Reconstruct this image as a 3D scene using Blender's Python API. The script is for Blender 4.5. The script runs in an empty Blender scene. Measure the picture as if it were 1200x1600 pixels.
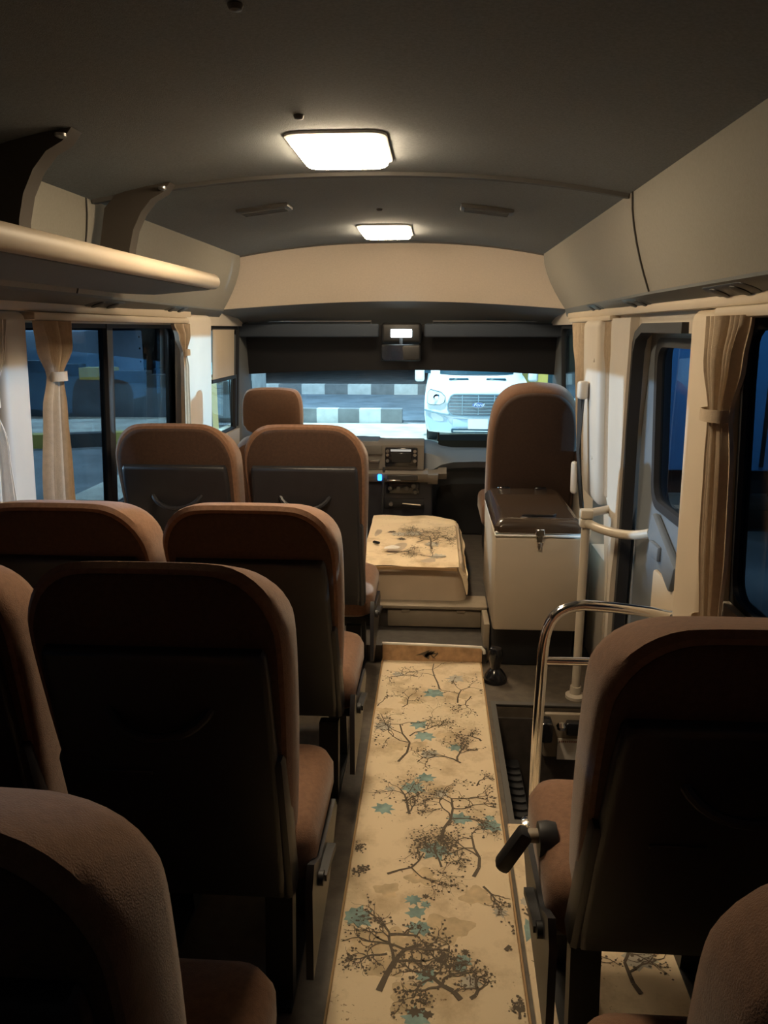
import bpy, bmesh, math, random
from mathutils import Vector, Matrix
PI = math.pi
S = bpy.context.scene
COL = S.collection
random.seed(7)

# ------------------------------------------------------------------ materials
M = {}
def mat(name, col, rough=.6, metal=0, noise=0, scale=40, bump=0, bscale=300, sheen=0, coat=0, col2=None, spec=.5):
    m = bpy.data.materials.new(name); m.use_nodes = True
    nt = m.node_tree; b = nt.nodes['Principled BSDF']
    b.inputs['Base Color'].default_value = (*col, 1)
    b.inputs['Roughness'].default_value = rough
    b.inputs['Metallic'].default_value = metal
    b.inputs['Specular IOR Level'].default_value = spec
    if sheen:
        b.inputs['Sheen Weight'].default_value = sheen; b.inputs['Sheen Roughness'].default_value = .4
    if coat: b.inputs['Coat Weight'].default_value = coat
    tc = nt.nodes.new('ShaderNodeTexCoord')
    if noise or col2:
        n = nt.nodes.new('ShaderNodeTexNoise'); n.inputs['Scale'].default_value = scale; n.inputs['Detail'].default_value = 5
        r = nt.nodes.new('ShaderNodeValToRGB')
        c2 = col2 or tuple(min(1, c*(1+noise)) for c in col)
        c1 = col if col2 else tuple(c*(1-noise) for c in col)
        r.color_ramp.elements[0].color = (*c1, 1); r.color_ramp.elements[1].color = (*c2, 1)
        r.color_ramp.elements[0].position = .3; r.color_ramp.elements[1].position = .7
        nt.links.new(tc.outputs['Object'], n.inputs['Vector'])
        nt.links.new(n.outputs['Fac'], r.inputs['Fac']); nt.links.new(r.outputs['Color'], b.inputs['Base Color'])
    if bump:
        n2 = nt.nodes.new('ShaderNodeTexNoise'); n2.inputs['Scale'].default_value = bscale; n2.inputs['Detail'].default_value = 2
        bp = nt.nodes.new('ShaderNodeBump'); bp.inputs['Strength'].default_value = bump; bp.inputs['Distance'].default_value = .002
        nt.links.new(tc.outputs['Object'], n2.inputs['Vector'])
        nt.links.new(n2.outputs['Fac'], bp.inputs['Height']); nt.links.new(bp.outputs['Normal'], b.inputs['Normal'])
    M[name] = m; return m

def emis(name, col, strength):
    m = bpy.data.materials.new(name); m.use_nodes = True
    nt = m.node_tree; nt.nodes.clear()
    o = nt.nodes.new('ShaderNodeOutputMaterial'); e = nt.nodes.new('ShaderNodeEmission')
    e.inputs[0].default_value = (*col, 1); e.inputs[1].default_value = strength
    nt.links.new(e.outputs[0], o.inputs[0]); M[name] = m; return m

def glass(name, tint, refl=.9):
    m = bpy.data.materials.new(name); m.use_nodes = True
    nt = m.node_tree; nt.nodes.clear()
    o = nt.nodes.new('ShaderNodeOutputMaterial'); t = nt.nodes.new('ShaderNodeBsdfTransparent')
    g = nt.nodes.new('ShaderNodeBsdfGlossy'); x = nt.nodes.new('ShaderNodeMixShader')
    t.inputs[0].default_value = (*tint, 1); g.inputs['Roughness'].default_value = .01
    g.inputs[0].default_value = (refl, refl, refl, 1)
    ge = nt.nodes.new('ShaderNodeNewGeometry'); dt = nt.nodes.new('ShaderNodeVectorMath'); dt.operation = 'DOT_PRODUCT'
    nt.links.new(ge.outputs['Normal'], dt.inputs[0]); nt.links.new(ge.outputs['Incoming'], dt.inputs[1])
    def mth(op, a, b):                      # Schlick reflectance, the same from both sides of the pane
        n = nt.nodes.new('ShaderNodeMath'); n.operation = op
        for i, q in enumerate((a, b)):
            if q is None: continue
            if isinstance(q, (int, float)): n.inputs[i].default_value = q
            else: nt.links.new(q, n.inputs[i])
        return n.outputs[0]
    c_ = mth('SUBTRACT', 1, mth('ABSOLUTE', dt.outputs['Value'], None)); f_ = mth('ADD', mth('MULTIPLY', mth('POWER', c_, 5), .6), .025)
    nt.links.new(f_, x.inputs[0]); nt.links.new(t.outputs[0], x.inputs[1]); nt.links.new(g.outputs[0], x.inputs[2])
    nt.links.new(x.outputs[0], o.inputs[0]); M[name] = m; return m

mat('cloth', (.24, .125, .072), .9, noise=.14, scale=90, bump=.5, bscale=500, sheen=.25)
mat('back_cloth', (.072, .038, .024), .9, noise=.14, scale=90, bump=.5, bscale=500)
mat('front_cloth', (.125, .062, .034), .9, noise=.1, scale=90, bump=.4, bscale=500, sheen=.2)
mat('panel_plastic', (.022, .022, .026), .42, noise=.1, scale=20, bump=.15, bscale=700)
mat('grey_plastic', (.09, .083, .075), .5, bump=.15, bscale=600)
mat('dash_plastic', (.085, .10, .12), .55, bump=.2, bscale=600)
mat('dash_face', (.13, .115, .098), .5, bump=.1, bscale=600)
mat('black', (.012, .012, .013), .5)
mat('gloss_black', (.012, .012, .014), .15)
mat('shelf_dark', (.012, .016, .018), .9, spec=.05)
mat('rubber', (.02, .02, .022), .65)
mat('headliner', (.165, .18, .19), .95, noise=.12, scale=160, bump=.5, bscale=400)
mat('seam', (.06, .055, .05), .7)
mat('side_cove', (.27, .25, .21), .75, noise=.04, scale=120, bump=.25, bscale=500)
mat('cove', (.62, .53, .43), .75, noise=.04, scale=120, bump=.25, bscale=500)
mat('grey_trim', (.15, .155, .155), .7, bump=.1, bscale=500)
mat('beige', (.54, .45, .335), .55, noise=.03, scale=8)
mat('pillar_white', (.58, .52, .44), .5, noise=.03, scale=8)
mat('curtain', (.48, .385, .28), .9, noise=.08, scale=60, bump=.3, bscale=500)
mat('curtain_pale', (.72, .66, .58), .9, noise=.06, scale=60, bump=.3, bscale=500)
mat('floor_vinyl', (.10, .08, .06), .55, noise=.25, scale=25, bump=.2, bscale=120)
mat('floor_dark', (.06, .05, .042), .6, noise=.25, scale=25)
mat('ledge', (.27, .22, .16), .5, noise=.1, scale=15)
mat('chrome', (.82, .80, .78), .12, metal=1)
mat('steel', (.55, .54, .52), .3, metal=1)
mat('rail_paint', (.55, .48, .38), .35)
mat('fridge_body', (.46, .39, .30), .5, noise=.02, scale=10, bump=.1, bscale=900)
mat('fridge_lid', (.05, .034, .024), .22, coat=.3)
mat('white', (.8, .8, .78), .5)
mat('vinyl', (.50, .40, .29), .38, noise=.08, scale=6, bump=.2, bscale=60)
mat('ink', (.125, .098, .07), .9)
mat('teal', (.25, .36, .335), .9, noise=.3, scale=30)
mat('greyleaf', (.48, .44, .36), .9, noise=.2, scale=30)
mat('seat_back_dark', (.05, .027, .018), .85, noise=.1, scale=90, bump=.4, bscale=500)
mat('bracket', (.07, .057, .045), .8)
mat('cloth_reverse', (.46, .29, .16), .9, noise=.25, scale=25)
mat('wash', (.60, .46, .285), .9, noise=.2, scale=30)
mat('lorry_blue', (.12, .36, .72), .5)
mat('binding', (.40, .25, .12), .8)
mat('hem', (.8, .76, .68), .8)
mat('van_white', (.82, .84, .85), .35, coat=.4)
mat('van_grey', (.25, .32, .36), .5)
mat('van_dark', (.015, .045, .065), .3)
mat('badge_blue', (.03, .10, .30), .2)
mat('lamp_glass', (.75, .8, .85), .1)
mat('asphalt', (.16, .165, .17), .85, noise=.3, scale=1.5, bump=.4, bscale=40)
mat('kerb_white', (.5, .5, .47), .8, noise=.15, scale=4)
mat('kerb_grey', (.17, .17, .17), .8, noise=.15, scale=4)
mat('kerb_yellow', (.55, .42, .10), .8, noise=.15, scale=4)
mat('kerb_black', (.04, .04, .04), .8)
mat('sand_lit_ground', (.55, .5, .42), .95, noise=.25, scale=2)  # sand of the pavement; on the road its paleness stands for headlamp light
mat('slope', (.11, .13, .15), .95, noise=.25, scale=2)
mat('far_wall', (.075, .08, .09), .9, noise=.3, scale=.6)
mat('yellow_wall', (.55, .47, .12), .8, noise=.1, scale=2)
mat('container', (.5, .6, .7), .6, noise=.06, scale=3)
mat('concrete', (.42, .42, .40), .9, noise=.15, scale=3)
mat('tint_band', (.006, .006, .008), .6)
mat('visor', (.045, .06, .085), .8, bump=.1, bscale=400)
mat('belt', (.02, .018, .016), .8)
mat('paper', (.8, .76, .7), .8)
mat('paper_print', (.35, .2, .16), .8)
mat('mirror_face', (.8, .8, .8), .1, metal=1)
mat('display', (.02, .02, .02), .15)
mat('frame_grey', (.16, .18, .20), .45)
emis('lamp_on', (1, .785, .52), 70)
emis('map_lamp_on', (.75, .93, 1), 9)
emis('switch_blue', (.03, .25, 1), 4)
emis('lit_window', (.55, .95, 1), 1.1)
emis('lit_yellow', (1, .92, .45), .8)
emis('radio_lit', (.9, .85, .75), .5)
glass('glass_clear', (.80, .93, .97))
glass('glass_tint', (.42, .50, .56), .5)
glass('glass_door', (.50, .60, .68))

# printed cloth: cream with brown washes
def cloth_print(name, base, wash):
    m = mat(name, base, .85, bump=.25, bscale=500)
    nt = m.node_tree; b = nt.nodes['Principled BSDF']
    tc = nt.nodes.new('ShaderNodeTexCoord')
    n = nt.nodes.new('ShaderNodeTexNoise'); n.inputs['Scale'].default_value = 5.5; n.inputs['Detail'].default_value = 6; n.inputs['Roughness'].default_value = .65
    r = nt.nodes.new('ShaderNodeValToRGB')
    e = r.color_ramp.elements
    e[0].position = .50; e[0].color = (*base, 1); e[1].position = .72; e[1].color = (*wash, 1)
    nt.links.new(tc.outputs['Object'], n.inputs['Vector']); nt.links.new(n.outputs['Fac'], r.inputs['Fac'])
    n2 = nt.nodes.new('ShaderNodeTexNoise'); n2.inputs['Scale'].default_value = 110; n2.inputs['Detail'].default_value = 4
    r2 = nt.nodes.new('ShaderNodeValToRGB'); e2 = r2.color_ramp.elements
    e2[0].position = .64; e2[0].color = (1, 1, 1, 1); e2[1].position = .72; e2[1].color = (.35, .28, .22, 1)
    nt.links.new(tc.outputs['Object'], n2.inputs['Vector']); nt.links.new(n2.outputs['Fac'], r2.inputs['Fac'])
    mx = nt.nodes.new('ShaderNodeMix'); mx.data_type = 'RGBA'; mx.blend_type = 'MULTIPLY'
    n3 = nt.nodes.new('ShaderNodeTexNoise'); n3.inputs['Scale'].default_value = 9
    r3 = nt.nodes.new('ShaderNodeValToRGB'); r3.color_ramp.elements[0].position = .5; r3.color_ramp.elements[1].position = .62
    nt.links.new(tc.outputs['Object'], n3.inputs['Vector']); nt.links.new(n3.outputs['Fac'], r3.inputs['Fac'])
    nt.links.new(r3.outputs['Color'], mx.inputs[0]); nt.links.new(r.outputs['Color'], mx.inputs[6]); nt.links.new(r2.outputs['Color'], mx.inputs[7])
    nt.links.new(mx.outputs[2], b.inputs['Base Color'])
cloth_print('print_cloth', (.76, .61, .41), (.46, .33, .19))

# ------------------------------------------------------------------ mesh builder
class MB:
    def __init__(s): s.v = []; s.f = []; s.mi = []; s.cur = 0
    def add(s, vs, fs, tf=None):
        o = len(s.v)
        for p in vs:
            p = Vector(p); s.v.append(tf(p) if tf else p)
        for f in fs: s.f.append([o+i for i in f]); s.mi.append(s.cur)
        return s
    def box(s, x0, x1, y0, y1, z0, z1, tf=None):
        vs = [(x, y, z) for x in (x0, x1) for y in (y0, y1) for z in (z0, z1)]
        return s.add(vs, [(0,1,3,2),(4,6,7,5),(0,4,5,1),(2,3,7,6),(0,2,6,4),(1,5,7,3)], tf)
    def rbox(s, x0, x1, y0, y1, z0, z1, r=.01, seg=2, tf=None):
        bm = bmesh.new(); bmesh.ops.create_cube(bm, size=1)
        for v in bm.verts:
            v.co = Vector(((x0+x1)/2+v.co.x*(x1-x0), (y0+y1)/2+v.co.y*(y1-y0), (z0+z1)/2+v.co.z*(z1-z0)))
        r = min(r, .49*min(abs(x1-x0), abs(y1-y0), abs(z1-z0)))
        bmesh.ops.bevel(bm, geom=list(bm.edges), offset=r, segments=seg, profile=.5, affect='EDGES')
        bm.verts.index_update()
        s.add([v.co.copy() for v in bm.verts], [[v.index for v in f.verts] for f in bm.faces], tf); bm.free(); return s
    def loft(s, rings, cap=True, closed=True, tf=None):
        n = len(rings[0]); vs = [p for r in rings for p in r]; fs = []
        for i in range(len(rings)-1):
            for j in range(n if closed else n-1):
                k = (j+1) % n
                fs.append((i*n+j, i*n+k, (i+1)*n+k, (i+1)*n+j))
        if cap and closed:
            fs.append(list(range(n))[::-1]); fs.append([(len(rings)-1)*n+j for j in range(n)])
        return s.add(vs, fs, tf)
    def tube(s, pts, r, n=10, cap=True, tf=None):
        pts = [Vector(p) for p in pts]; rings = []; ref = None
        for i, p in enumerate(pts):
            d = (pts[min(i+1, len(pts)-1)]-pts[max(i-1, 0)]).normalized()
            if ref is None: ref = d.orthogonal().normalized()
            ref = (ref - d*ref.dot(d)).normalized(); b = d.cross(ref)
            rr = r[i] if isinstance(r, (list, tuple)) else r
            rings.append([p+(ref*math.cos(2*PI*k/n)+b*math.sin(2*PI*k/n))*rr for k in range(n)])
        return s.loft(rings, cap, True, tf)
    def strip(s, pts, w, t, up=(0,0,1), tf=None):
        """rectangular-section bar along a polyline; w across, t along up"""
        pts = [Vector(p) for p in pts]; up = Vector(up); rings = []
        for i, p in enumerate(pts):
            d = (pts[min(i+1, len(pts)-1)]-pts[max(i-1, 0)]).normalized()
            a = d.cross(up).normalized()*w/2; u = a.cross(d).normalized()*t/2
            rings.append([p-a-u, p+a-u, p+a+u, p-a+u])
        return s.loft(rings, True, True, tf)
    def lathe(s, prof, c=(0,0,0), n=20, tf=None):
        c = Vector(c)
        return s.loft([[c+Vector((r*math.cos(2*PI*k/n), r*math.sin(2*PI*k/n), z)) for k in range(n)] for r, z in prof], True, True, tf)
    def prism(s, poly, axis, a0, a1, tf=None):
        """polygon of 2-D points extruded along axis ('x': pts are (y,z); 'y': (x,z); 'z': (x,y))"""
        def P(q, a): return {'x': (a, q[0], q[1]), 'y': (q[0], a, q[1]), 'z': (q[0], q[1], a)}[axis]
        return s.loft([[P(q, a0) for q in poly], [P(q, a1) for q in poly]], True, True, tf)
    def build(s, name, mats, parent=None, loc=None, smooth=40, kind=None, recalc=True):
        me = bpy.data.meshes.new(name); me.from_pydata([tuple(p) for p in s.v], [], s.f)
        if not isinstance(mats, (list, tuple)): mats = [mats]
        for m in mats: me.materials.append(M[m])
        for p, i in zip(me.polygons, s.mi): p.material_index = i
        bm = bmesh.new(); bm.from_mesh(me)
        if recalc: bmesh.ops.recalc_face_normals(bm, faces=bm.faces)
        for f in bm.faces: f.smooth = bool(smooth)
        if smooth:
            for e in bm.edges:
                e.smooth = len(e.link_faces) == 2 and e.calc_face_angle(0) < math.radians(smooth)
        bm.to_mesh(me); bm.free()
        o = bpy.data.objects.new(name, me); COL.objects.link(o)
        if parent: o.parent = parent
        if loc: o.location = loc
        if kind: o['kind'] = kind
        return o

def tag(o, label, cat, group=None):
    o['label'] = label; o['category'] = cat
    if group: o['group'] = group
    return o
def thing(name, label, cat, loc=(0,0,0), rz=0, group=None):
    o = bpy.data.objects.new(name, None); COL.objects.link(o); o.empty_display_size = .1
    o.location = loc; o.rotation_euler = (0, 0, rz)
    return tag(o, label, cat, group)
def copy_tree(o, parent=None):
    c = o.copy(); COL.objects.link(c)
    if parent: c.parent = parent
    for ch in list(o.children): copy_tree(ch, c)
    return c
def struct(mb, name, mats, parent=None, **k): return mb.build(name, mats, parent, kind='structure', **k)
def rot(axis, deg, piv=(0,0,0)):
    R = Matrix.Rotation(math.radians(deg), 3, axis); p = Vector(piv)
    return lambda v: R @ (v-p) + p
def bez(a, b, c, d, n):
    a, b, c, d = map(Vector, (a, b, c, d)); out = []
    for i in range(n+1):
        t = i/n; out.append(a*(1-t)**3+b*3*t*(1-t)**2+c*3*t*t*(1-t)+d*t**3)
    return out
def rrect(x0, x1, y0, y1, r, n=4):
    out = []
    for cx, cy, a0 in ((x1-r, y1-r, 0), (x0+r, y1-r, 90), (x0+r, y0+r, 180), (x1-r, y0+r, 270)):
        for i in range(n+1):
            a = math.radians(a0+90*i/n); out.append((cx+r*math.cos(a), cy+r*math.sin(a)))
    return out

# ------------------------------------------------------------------ shell of the bus (x right, y forward, z up; floor z = 0)
XL, XR = -1.20, .725
YB = -1.3
def xr(z): return XR-.05*max(0, z-.75)
def xl(z): return XL+.05*max(0, z-.75)
def shR(p): return Vector((p.x-.05*max(0, p.z-.75), p.y, p.z))
def shL(p): return Vector((p.x+.05*max(0, p.z-.75), p.y, p.z))

fl = MB()
fl.box(-1.3, .24, YB, 3.2, -.05, 0)
fl.box(.24, .80, YB, 2.07, -.05, 0); fl.box(.24, .80, 2.81, 3.42, -.05, 0)
fl.box(.24, .262, 2.07, 2.81, -.05, 0)
floor = struct(fl, 'floor', 'floor_vinyl')
w = MB()   # step well by the door
w.box(.255, .262, 2.07, 2.81, -.40, -.05); w.box(.255, .85, 2.80, 2.812, -.40, -.05); w.box(.255, .85, 2.062, 2.07, -.40, -.05)
w.box(.255, .85, 2.06, 2.82, -.42, -.40)
sw = struct(w, 'step_well', 'floor_dark', floor)
w = MB()
w.rbox(.265, .36, 2.08, 2.79, -.40, -.22, .01)
for k in range(9):
    w.strip(bez((.275, 2.36+k*.045, -.217), (.30, 2.38+k*.045, -.217), (.32, 2.34+k*.045, -.217), (.352, 2.36+k*.045, -.217), 6), .012, .012)
struct(w, 'step_tread', 'rubber', floor)
w = MB(); w.box(.262, .72, 2.81, 2.835, -.004, .006); w.box(.243, .262, 2.05, 2.835, -.004, .006); w.box(.262, .72, 2.05, 2.07, -.004, .006)
struct(w, 'step_edging', 'grey_plastic', floor)
w = MB(); w.rbox(.45, .70, 2.775, 2.80, -.20, -.012, .008)
struct(w, 'kick_panel', 'ledge', floor)
w = MB(); w.box(.505, .60, 2.770, 2.7745, -.205, -.115); w.cur = 1
for k in range(11): w.box(.510+k*.008, .515+k*.008, 2.7685, 2.770, -.130, -.122)
struct(w, 'sticker', ['paper', 'paper_print'], floor)
w = MB(); w.lathe([(.004, 0), (.016, .004), (.02, .018), (.012, .032), (.002, .034)], (.51, 2.74, -.06), 14)
struct(w, 'door_release_knob', 'chrome', floor)
w = MB(); w.rbox(.53, .66, 2.735, 2.775, -.085, -.03, .01); w.rbox(.43, .475, 2.70, 2.775, -.10, -.015, .012)
struct(w, 'door_mechanism_cover', 'gloss_black', floor)

# front platform
w = MB()
w.box(-1.3, .25, 3.2, 3.215, -.05, .075); w.box(-1.3, .25, 3.215, 3.43, -.05, .075)
w.box(-1.3, .85, 3.43, 5.1, -.05, .18)
struct(w, 'floor_front', 'floor_dark')
w = MB(); w.rbox(-.205, .235, 3.413, 3.429, .082, .168, .006)
w.rbox(-.14, -.10, 3.408, 3.416, .155, .172, .003); w.rbox(.12, .16, 3.408, 3.416, .155, .172, .003)
struct(w, 'trim_1', 'ledge')           # hinged access panel in the riser
w = MB(); w.rbox(-.30, .262, 3.40, 3.56, .174, .192, .006); w.rbox(.235, .262, 3.22, 3.42, .0, .18, .006)
struct(w, 'trim_2', 'ledge')

# side walls
w = MB()
for a in [(YB, 5.05, -.3, .78), (YB, 5.05, 1.47, 1.66), (1.99, 2.15, .78, 1.47), (3.54, 3.98, .78, 1.47), (3.98, 5.0, .78, .86), (-.2, .1, .78, 1.47), (YB, -.9, .78, 1.47)]:
    w.box(XL-.07, XL, a[0], a[1], a[2], a[3])
w2 = MB(); w2.v = [shL(v) for v in w.v]; w2.f = w.f; w2.mi = w.mi
wall_left = struct(w2, 'wall_left', 'pillar_white', smooth=0)
w = MB()
for a in [(YB, 2.06, -.3, .79), (YB, 5.05, 1.475, 1.66), (2.1, 2.9, 1.44, 1.50), (.25, .40, .79, 1.48), (YB, -.8, .79, 1.48), (2.86, 3.43, -.3, .5), (3.43, 5.05, -.1, .86)]:
    w.box(XR, XR+.07, a[0], a[1], a[2], a[3])
w2 = MB(); w2.v = [shR(v) for v in w.v]; w2.f = w.f; w2.mi = w.mi
wall_right = struct(w2, 'wall_right', 'pillar_white', smooth=0)
# right pillars (rounded covers)
w = MB(); w.rbox(XR-.035, XR+.07, 1.87, 2.09, -.3, 1.50, .03, 3, shR)
struct(w, 'pillar_cover', 'beige', wall_right)
w = MB()                               # front door pillar: plastic cover tapering to a narrow post
pv = [(2.72, 1.49), (3.02, 1.49), (3.06, .80), (3.0, .74), (2.94, .50), (2.93, -.02), (2.88, -.02), (2.90, .5), (2.86, .72), (2.80, 1.1)]
w.prism(pv, 'x', XR-.03, XR+.06, shR)
struct(w, 'pillar_cover', 'pillar_white', wall_right)
w = MB(); w.rbox(XR-.055, XR+.05, 3.13, 3.45, .74, 1.49, .03, 3, shR)
for z, y in ((1.33, 3.2), (.93, 3.22)): w.lathe([(.001, .004), (.008, .003), (.009, 0)], (0, 0, 0), 8, lambda p, z=z, y=y: shR(Vector((XR-.055-p.z, y+p.x, z+p.y))))
w.rbox(XR-.03, XR+.05, 2.97, 3.01, 0, .62, .012, 2)
w.prism([(2.96, .72), (3.14, .72), (3.10, .62), (3.03, .42), (2.985, .40)], 'x', XR-.02, XR+.04)
struct(w, 'pillar_cover', 'pillar_white', wall_right)
w = MB(); w.rbox(XL-.07, XL+.03, 2.0, 2.14, .6, 1.50, .025, 3, shL)
struct(w, 'pillar_cover', 'pillar_white', wall_left)
w = MB(); w.rbox(XL-.07, XL+.035, 3.53, 3.95, .6, 1.52, .03, 3, shL)
struct(w, 'pillar_cover', 'pillar_white', wall_left)
# curtain rails along the window heads
w = MB(); w.rbox(XL, XL+.05, 2.14, 3.53, 1.475, 1.50, .008, 2, shL); w.rbox(XL, XL+.03, YB, 3.62, 1.50, 1.535, .008, 2, shL)
struct(w, 'trim_3', 'beige')
w = MB(); w.rbox(XR-.05, XR, YB, 1.87, 1.475, 1.50, .008, 2, shR); w.rbox(XR-.03, XR, YB, 4.0, 1.50, 1.53, .008, 2, shR); w.rbox(XR-.04, XR, 3.0, 3.9, 1.482, 1.502, .006, 2, shR)
struct(w, 'trim_4', 'beige')

# ceiling
CX = -.23
def ceil_ring(y, hw, zc, zm, n=18, dy=0):
    return [(CX+hw*u, y+dy*(1-abs(u)**2.2), zc+(zm-zc)*(1-abs(u)**2.3)) for u in [(-1+2*i/n) for i in range(n+1)]]
w = MB(); w.loft([ceil_ring(y, .757, 1.81, 1.90, dy=d) for y, d in ((YB, 0), (0, 0), (1.2, 0), (2.27, .14), (3.2, .18), (4.0, .25))], closed=False)
ceiling = struct(w, 'ceiling', 'headliner', recalc=False)
w = MB(); w.box(-1.32, .86, YB-.1, 5.1, 1.99, 2.03); struct(w, 'roof', 'grey_trim', ceiling)
w = MB(); w.strip([Vector(p)-Vector((0, 0, .004)) for p in ceil_ring(2.29, .757, 1.81, 1.90, dy=.14)], .03, .012)
struct(w, 'trim_5', 'seam')            # seam bow across the roof lining
w = MB(); w.strip([Vector(p)-Vector((0, 0, .002)) for p in ceil_ring(4.0, .757, 1.81, 1.90, dy=.25)], .012, .01)
struct(w, 'trim_6', 'seam')
# side coves
def cove(side):
    ys = [YB, 0, 1.2, 2.3, 3.2, 4.0]
    rings = []
    for y in ys:
        f = max(0, (y-2.2)/2.0)
        zz = 1.555
        top = .755; bot = .83+.07*f
        if y >= 4.0: bot = .905
        pr = []
        for i in range(7):
            t = i/6
            pr.append((top+(bot-top)*(t**1.5), 1.81+(zz-1.81)*t))
        ydel = .20 if y >= 4.0 else 0
        ring = [(CX+side*a, y+ydel*(1.81-z)/(1.81-zz), z) for a, z in pr]
        rings.append(ring)
    return rings
def cove_under(side):
    rings = []
    for y in [YB, 0, 1.2, 2.3, 3.2, 4.2]:
        f = max(0, (y-2.2)/2.0); b = .83+.07*min(1, f)+ (.005 if y > 4 else 0)
        wz = 1.515
        wx = (xr(wz)-CX) if side > 0 else (CX-xl(wz))
        rings.append([(CX+side*b, y, 1.555), (CX+side*(b*.98+.02*wx), y, 1.548), (CX+side*wx, y, wz), (CX+side*(wx+.03), y, wz)])
    return rings
for side, nm in ((-1, 'left'), (1, 'right')):
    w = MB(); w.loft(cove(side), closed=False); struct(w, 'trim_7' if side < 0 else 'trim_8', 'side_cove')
    w = MB(); w.loft(cove_under(side), closed=False); struct(w, 'trim_9' if side < 0 else 'trim_10', 'grey_trim')
    f = max(0, (2.3-2.2)/2); pts = [(CX+side*(a-.003), 2.3-.06*(1-t), z) for a, z, t in [(.755+(.0785)*((i/6)**1.5), 1.81-.255*i/6, i/6) for i in range(7)]]
    w = MB(); w.tube(pts, .0025, 6); struct(w, 'trim_11' if side < 0 else 'trim_12', 'seam')
# front header (beige) and lining under it
N = 18
def us(): return [(-1+2*i/N) for i in range(N+1)]
top = ceil_ring(4.0, .755, 1.81, 1.90, dy=.25)
bot = [(CX+.905*u, 4.2+.40*(1-abs(u)**2.4), 1.555+.055*(1-abs(u)**2)) for u in us()]
mid1 = [tuple(Vector(a)*.66+Vector(b)*.34+Vector((0, .015, .012))) for a, b in zip(top, bot)]
mid2 = [tuple(Vector(a)*.33+Vector(b)*.67+Vector((0, .015, .012))) for a, b in zip(top, bot)]
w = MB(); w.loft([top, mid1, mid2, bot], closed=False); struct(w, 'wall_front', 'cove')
front = [(CX+1.02*u, 4.92, 1.45) for u in us()]
mid = [(CX+.97*u, 4.6+.12*(1-abs(u)**2), 1.51+.05*(1-abs(u)**2)) for u in us()]
mid0 = [(CX+.93*u, 4.25+.40*(1-abs(u)**2.4), 1.535+.055*(1-abs(u)**2)) for u in us()]
w = MB(); w.loft([bot, mid0, mid, front], closed=False); struct(w, 'trim_13', 'grey_trim')
w = MB()
w.box(-1.35, .9, 4.97, 5.02, 1.43, 2.0)
w.box(-1.35, .9, 5.06, 5.10, -.3, .70)
struct(w, 'trim_14', 'grey_trim')
w = MB(); w.box(-1.35, .9, YB-.1, YB, -.3, 2.0); struct(w, 'wall_back', 'grey_trim')
# A pillars
w = MB(); w.rbox(-1.255, -1.185, 4.66, 5.0, .72, 1.50, .02, 3); struct(w, 'trim_15', 'grey_trim')
w = MB(); w.rbox(.745, .815, 4.50, 5.0, .72, 1.50, .02, 3); struct(w, 'trim_16', 'grey_trim')

# ------------------------------------------------------------------ windows
def side_window(name, x, y0, y1, z0, z1, sh, gm, dividers=(), fr=.03, frm='rubber', parent=None, lean=0):
    sgn = 1 if x > 0 else -1
    f = MB(); out = rrect(y0, y1, z0, z1, .06); inn = rrect(y0+fr, y1-fr, z0+fr, z1-fr, .05)
    for a, b in ((out, inn),):
        r1 = [(x-sgn*.0, p[0], p[1]) for p in a]; r2 = [(x+sgn*.03, p[0], p[1]) for p in a]
        r3 = [(x+sgn*.03, p[0], p[1]) for p in b]; r4 = [(x, p[0], p[1]) for p in b]
        f.loft([r1, r2, r3, r4, r1], cap=False, tf=sh)
    root = struct(f, name, frm, parent)
    p = MB(); p.box(x+sgn*.012, x+sgn*.018, y0+fr*.6, y1-fr*.6, z0+fr*.6, z1-fr*.6, sh)
    struct(p, 'pane', gm, root, smooth=0)
    for d in dividers:
        q = MB(); q.box(x-sgn*.004, x+sgn*.03, d-.025, d+.025, z0+fr*.5, z1-fr*.5, sh); struct(q, 'divider', frm, root)
    return root
side_window('window_1', XL-.02, 2.12, 3.56, .76, 1.485, shL, 'glass_tint', (2.80,))
side_window('window_2', XL-.02, .08, 2.02, .76, 1.485, shL, 'glass_tint', (1.1,))
side_window('window_3', XL-.02, 3.96, 4.70, .84, 1.475, shL, 'glass_clear', ())
side_window('window_4', XR+.02, .38, 1.89, .77, 1.485, shR, 'glass_tint', (1.1,), fr=.035)
side_window('window_5', XR+.02, 3.44, 4.52, .84, 1.485, shR, 'glass_clear', ())
side_window('window_6', XL-.02, -.92, -.18, .76, 1.485, shL, 'glass_tint')
side_window('window_7', XR+.02, -.82, .27, .77, 1.485, shR, 'glass_tint')
# windshield
ws = lambda p: Vector((p.x, p.y-.18*(p.z-.72), p.z))
f = MB(); out = rrect(-1.25, .815, .66, 1.50, .1); inn = rrect(-1.20, .79, .70, 1.47, .09)
f.loft([[(p[0], 5.0, p[1]) for p in out], [(p[0], 5.04, p[1]) for p in out], [(p[0], 5.04, p[1]) for p in inn], [(p[0], 5.0, p[1]) for p in inn], [(p[0], 5.0, p[1]) for p in out]], cap=False, tf=ws)
win8 = struct(f, 'window_8', 'rubber')
p = MB(); p.box(-1.21, .80, 5.015, 5.022, .69, 1.48, ws); struct(p, 'pane', 'glass_clear', win8, smooth=0)
p = MB()
top_ = [(-1.205+2.0*i/16, 1.475) for i in range(17)]
low_ = [(-1.205+2.0*i/16, 1.172+.03*(1-abs(-1+2*i/16)**2)) for i in range(17)]
p.loft([[(a[0], 5.005, a[1]) for a in top_], [(a[0], 5.005, a[1]) for a in low_], [(a[0], 5.011, a[1]) for a in low_], [(a[0], 5.011, a[1]) for a in top_], [(a[0], 5.005, a[1]) for a in top_]], cap=False, closed=False, tf=ws)
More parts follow.
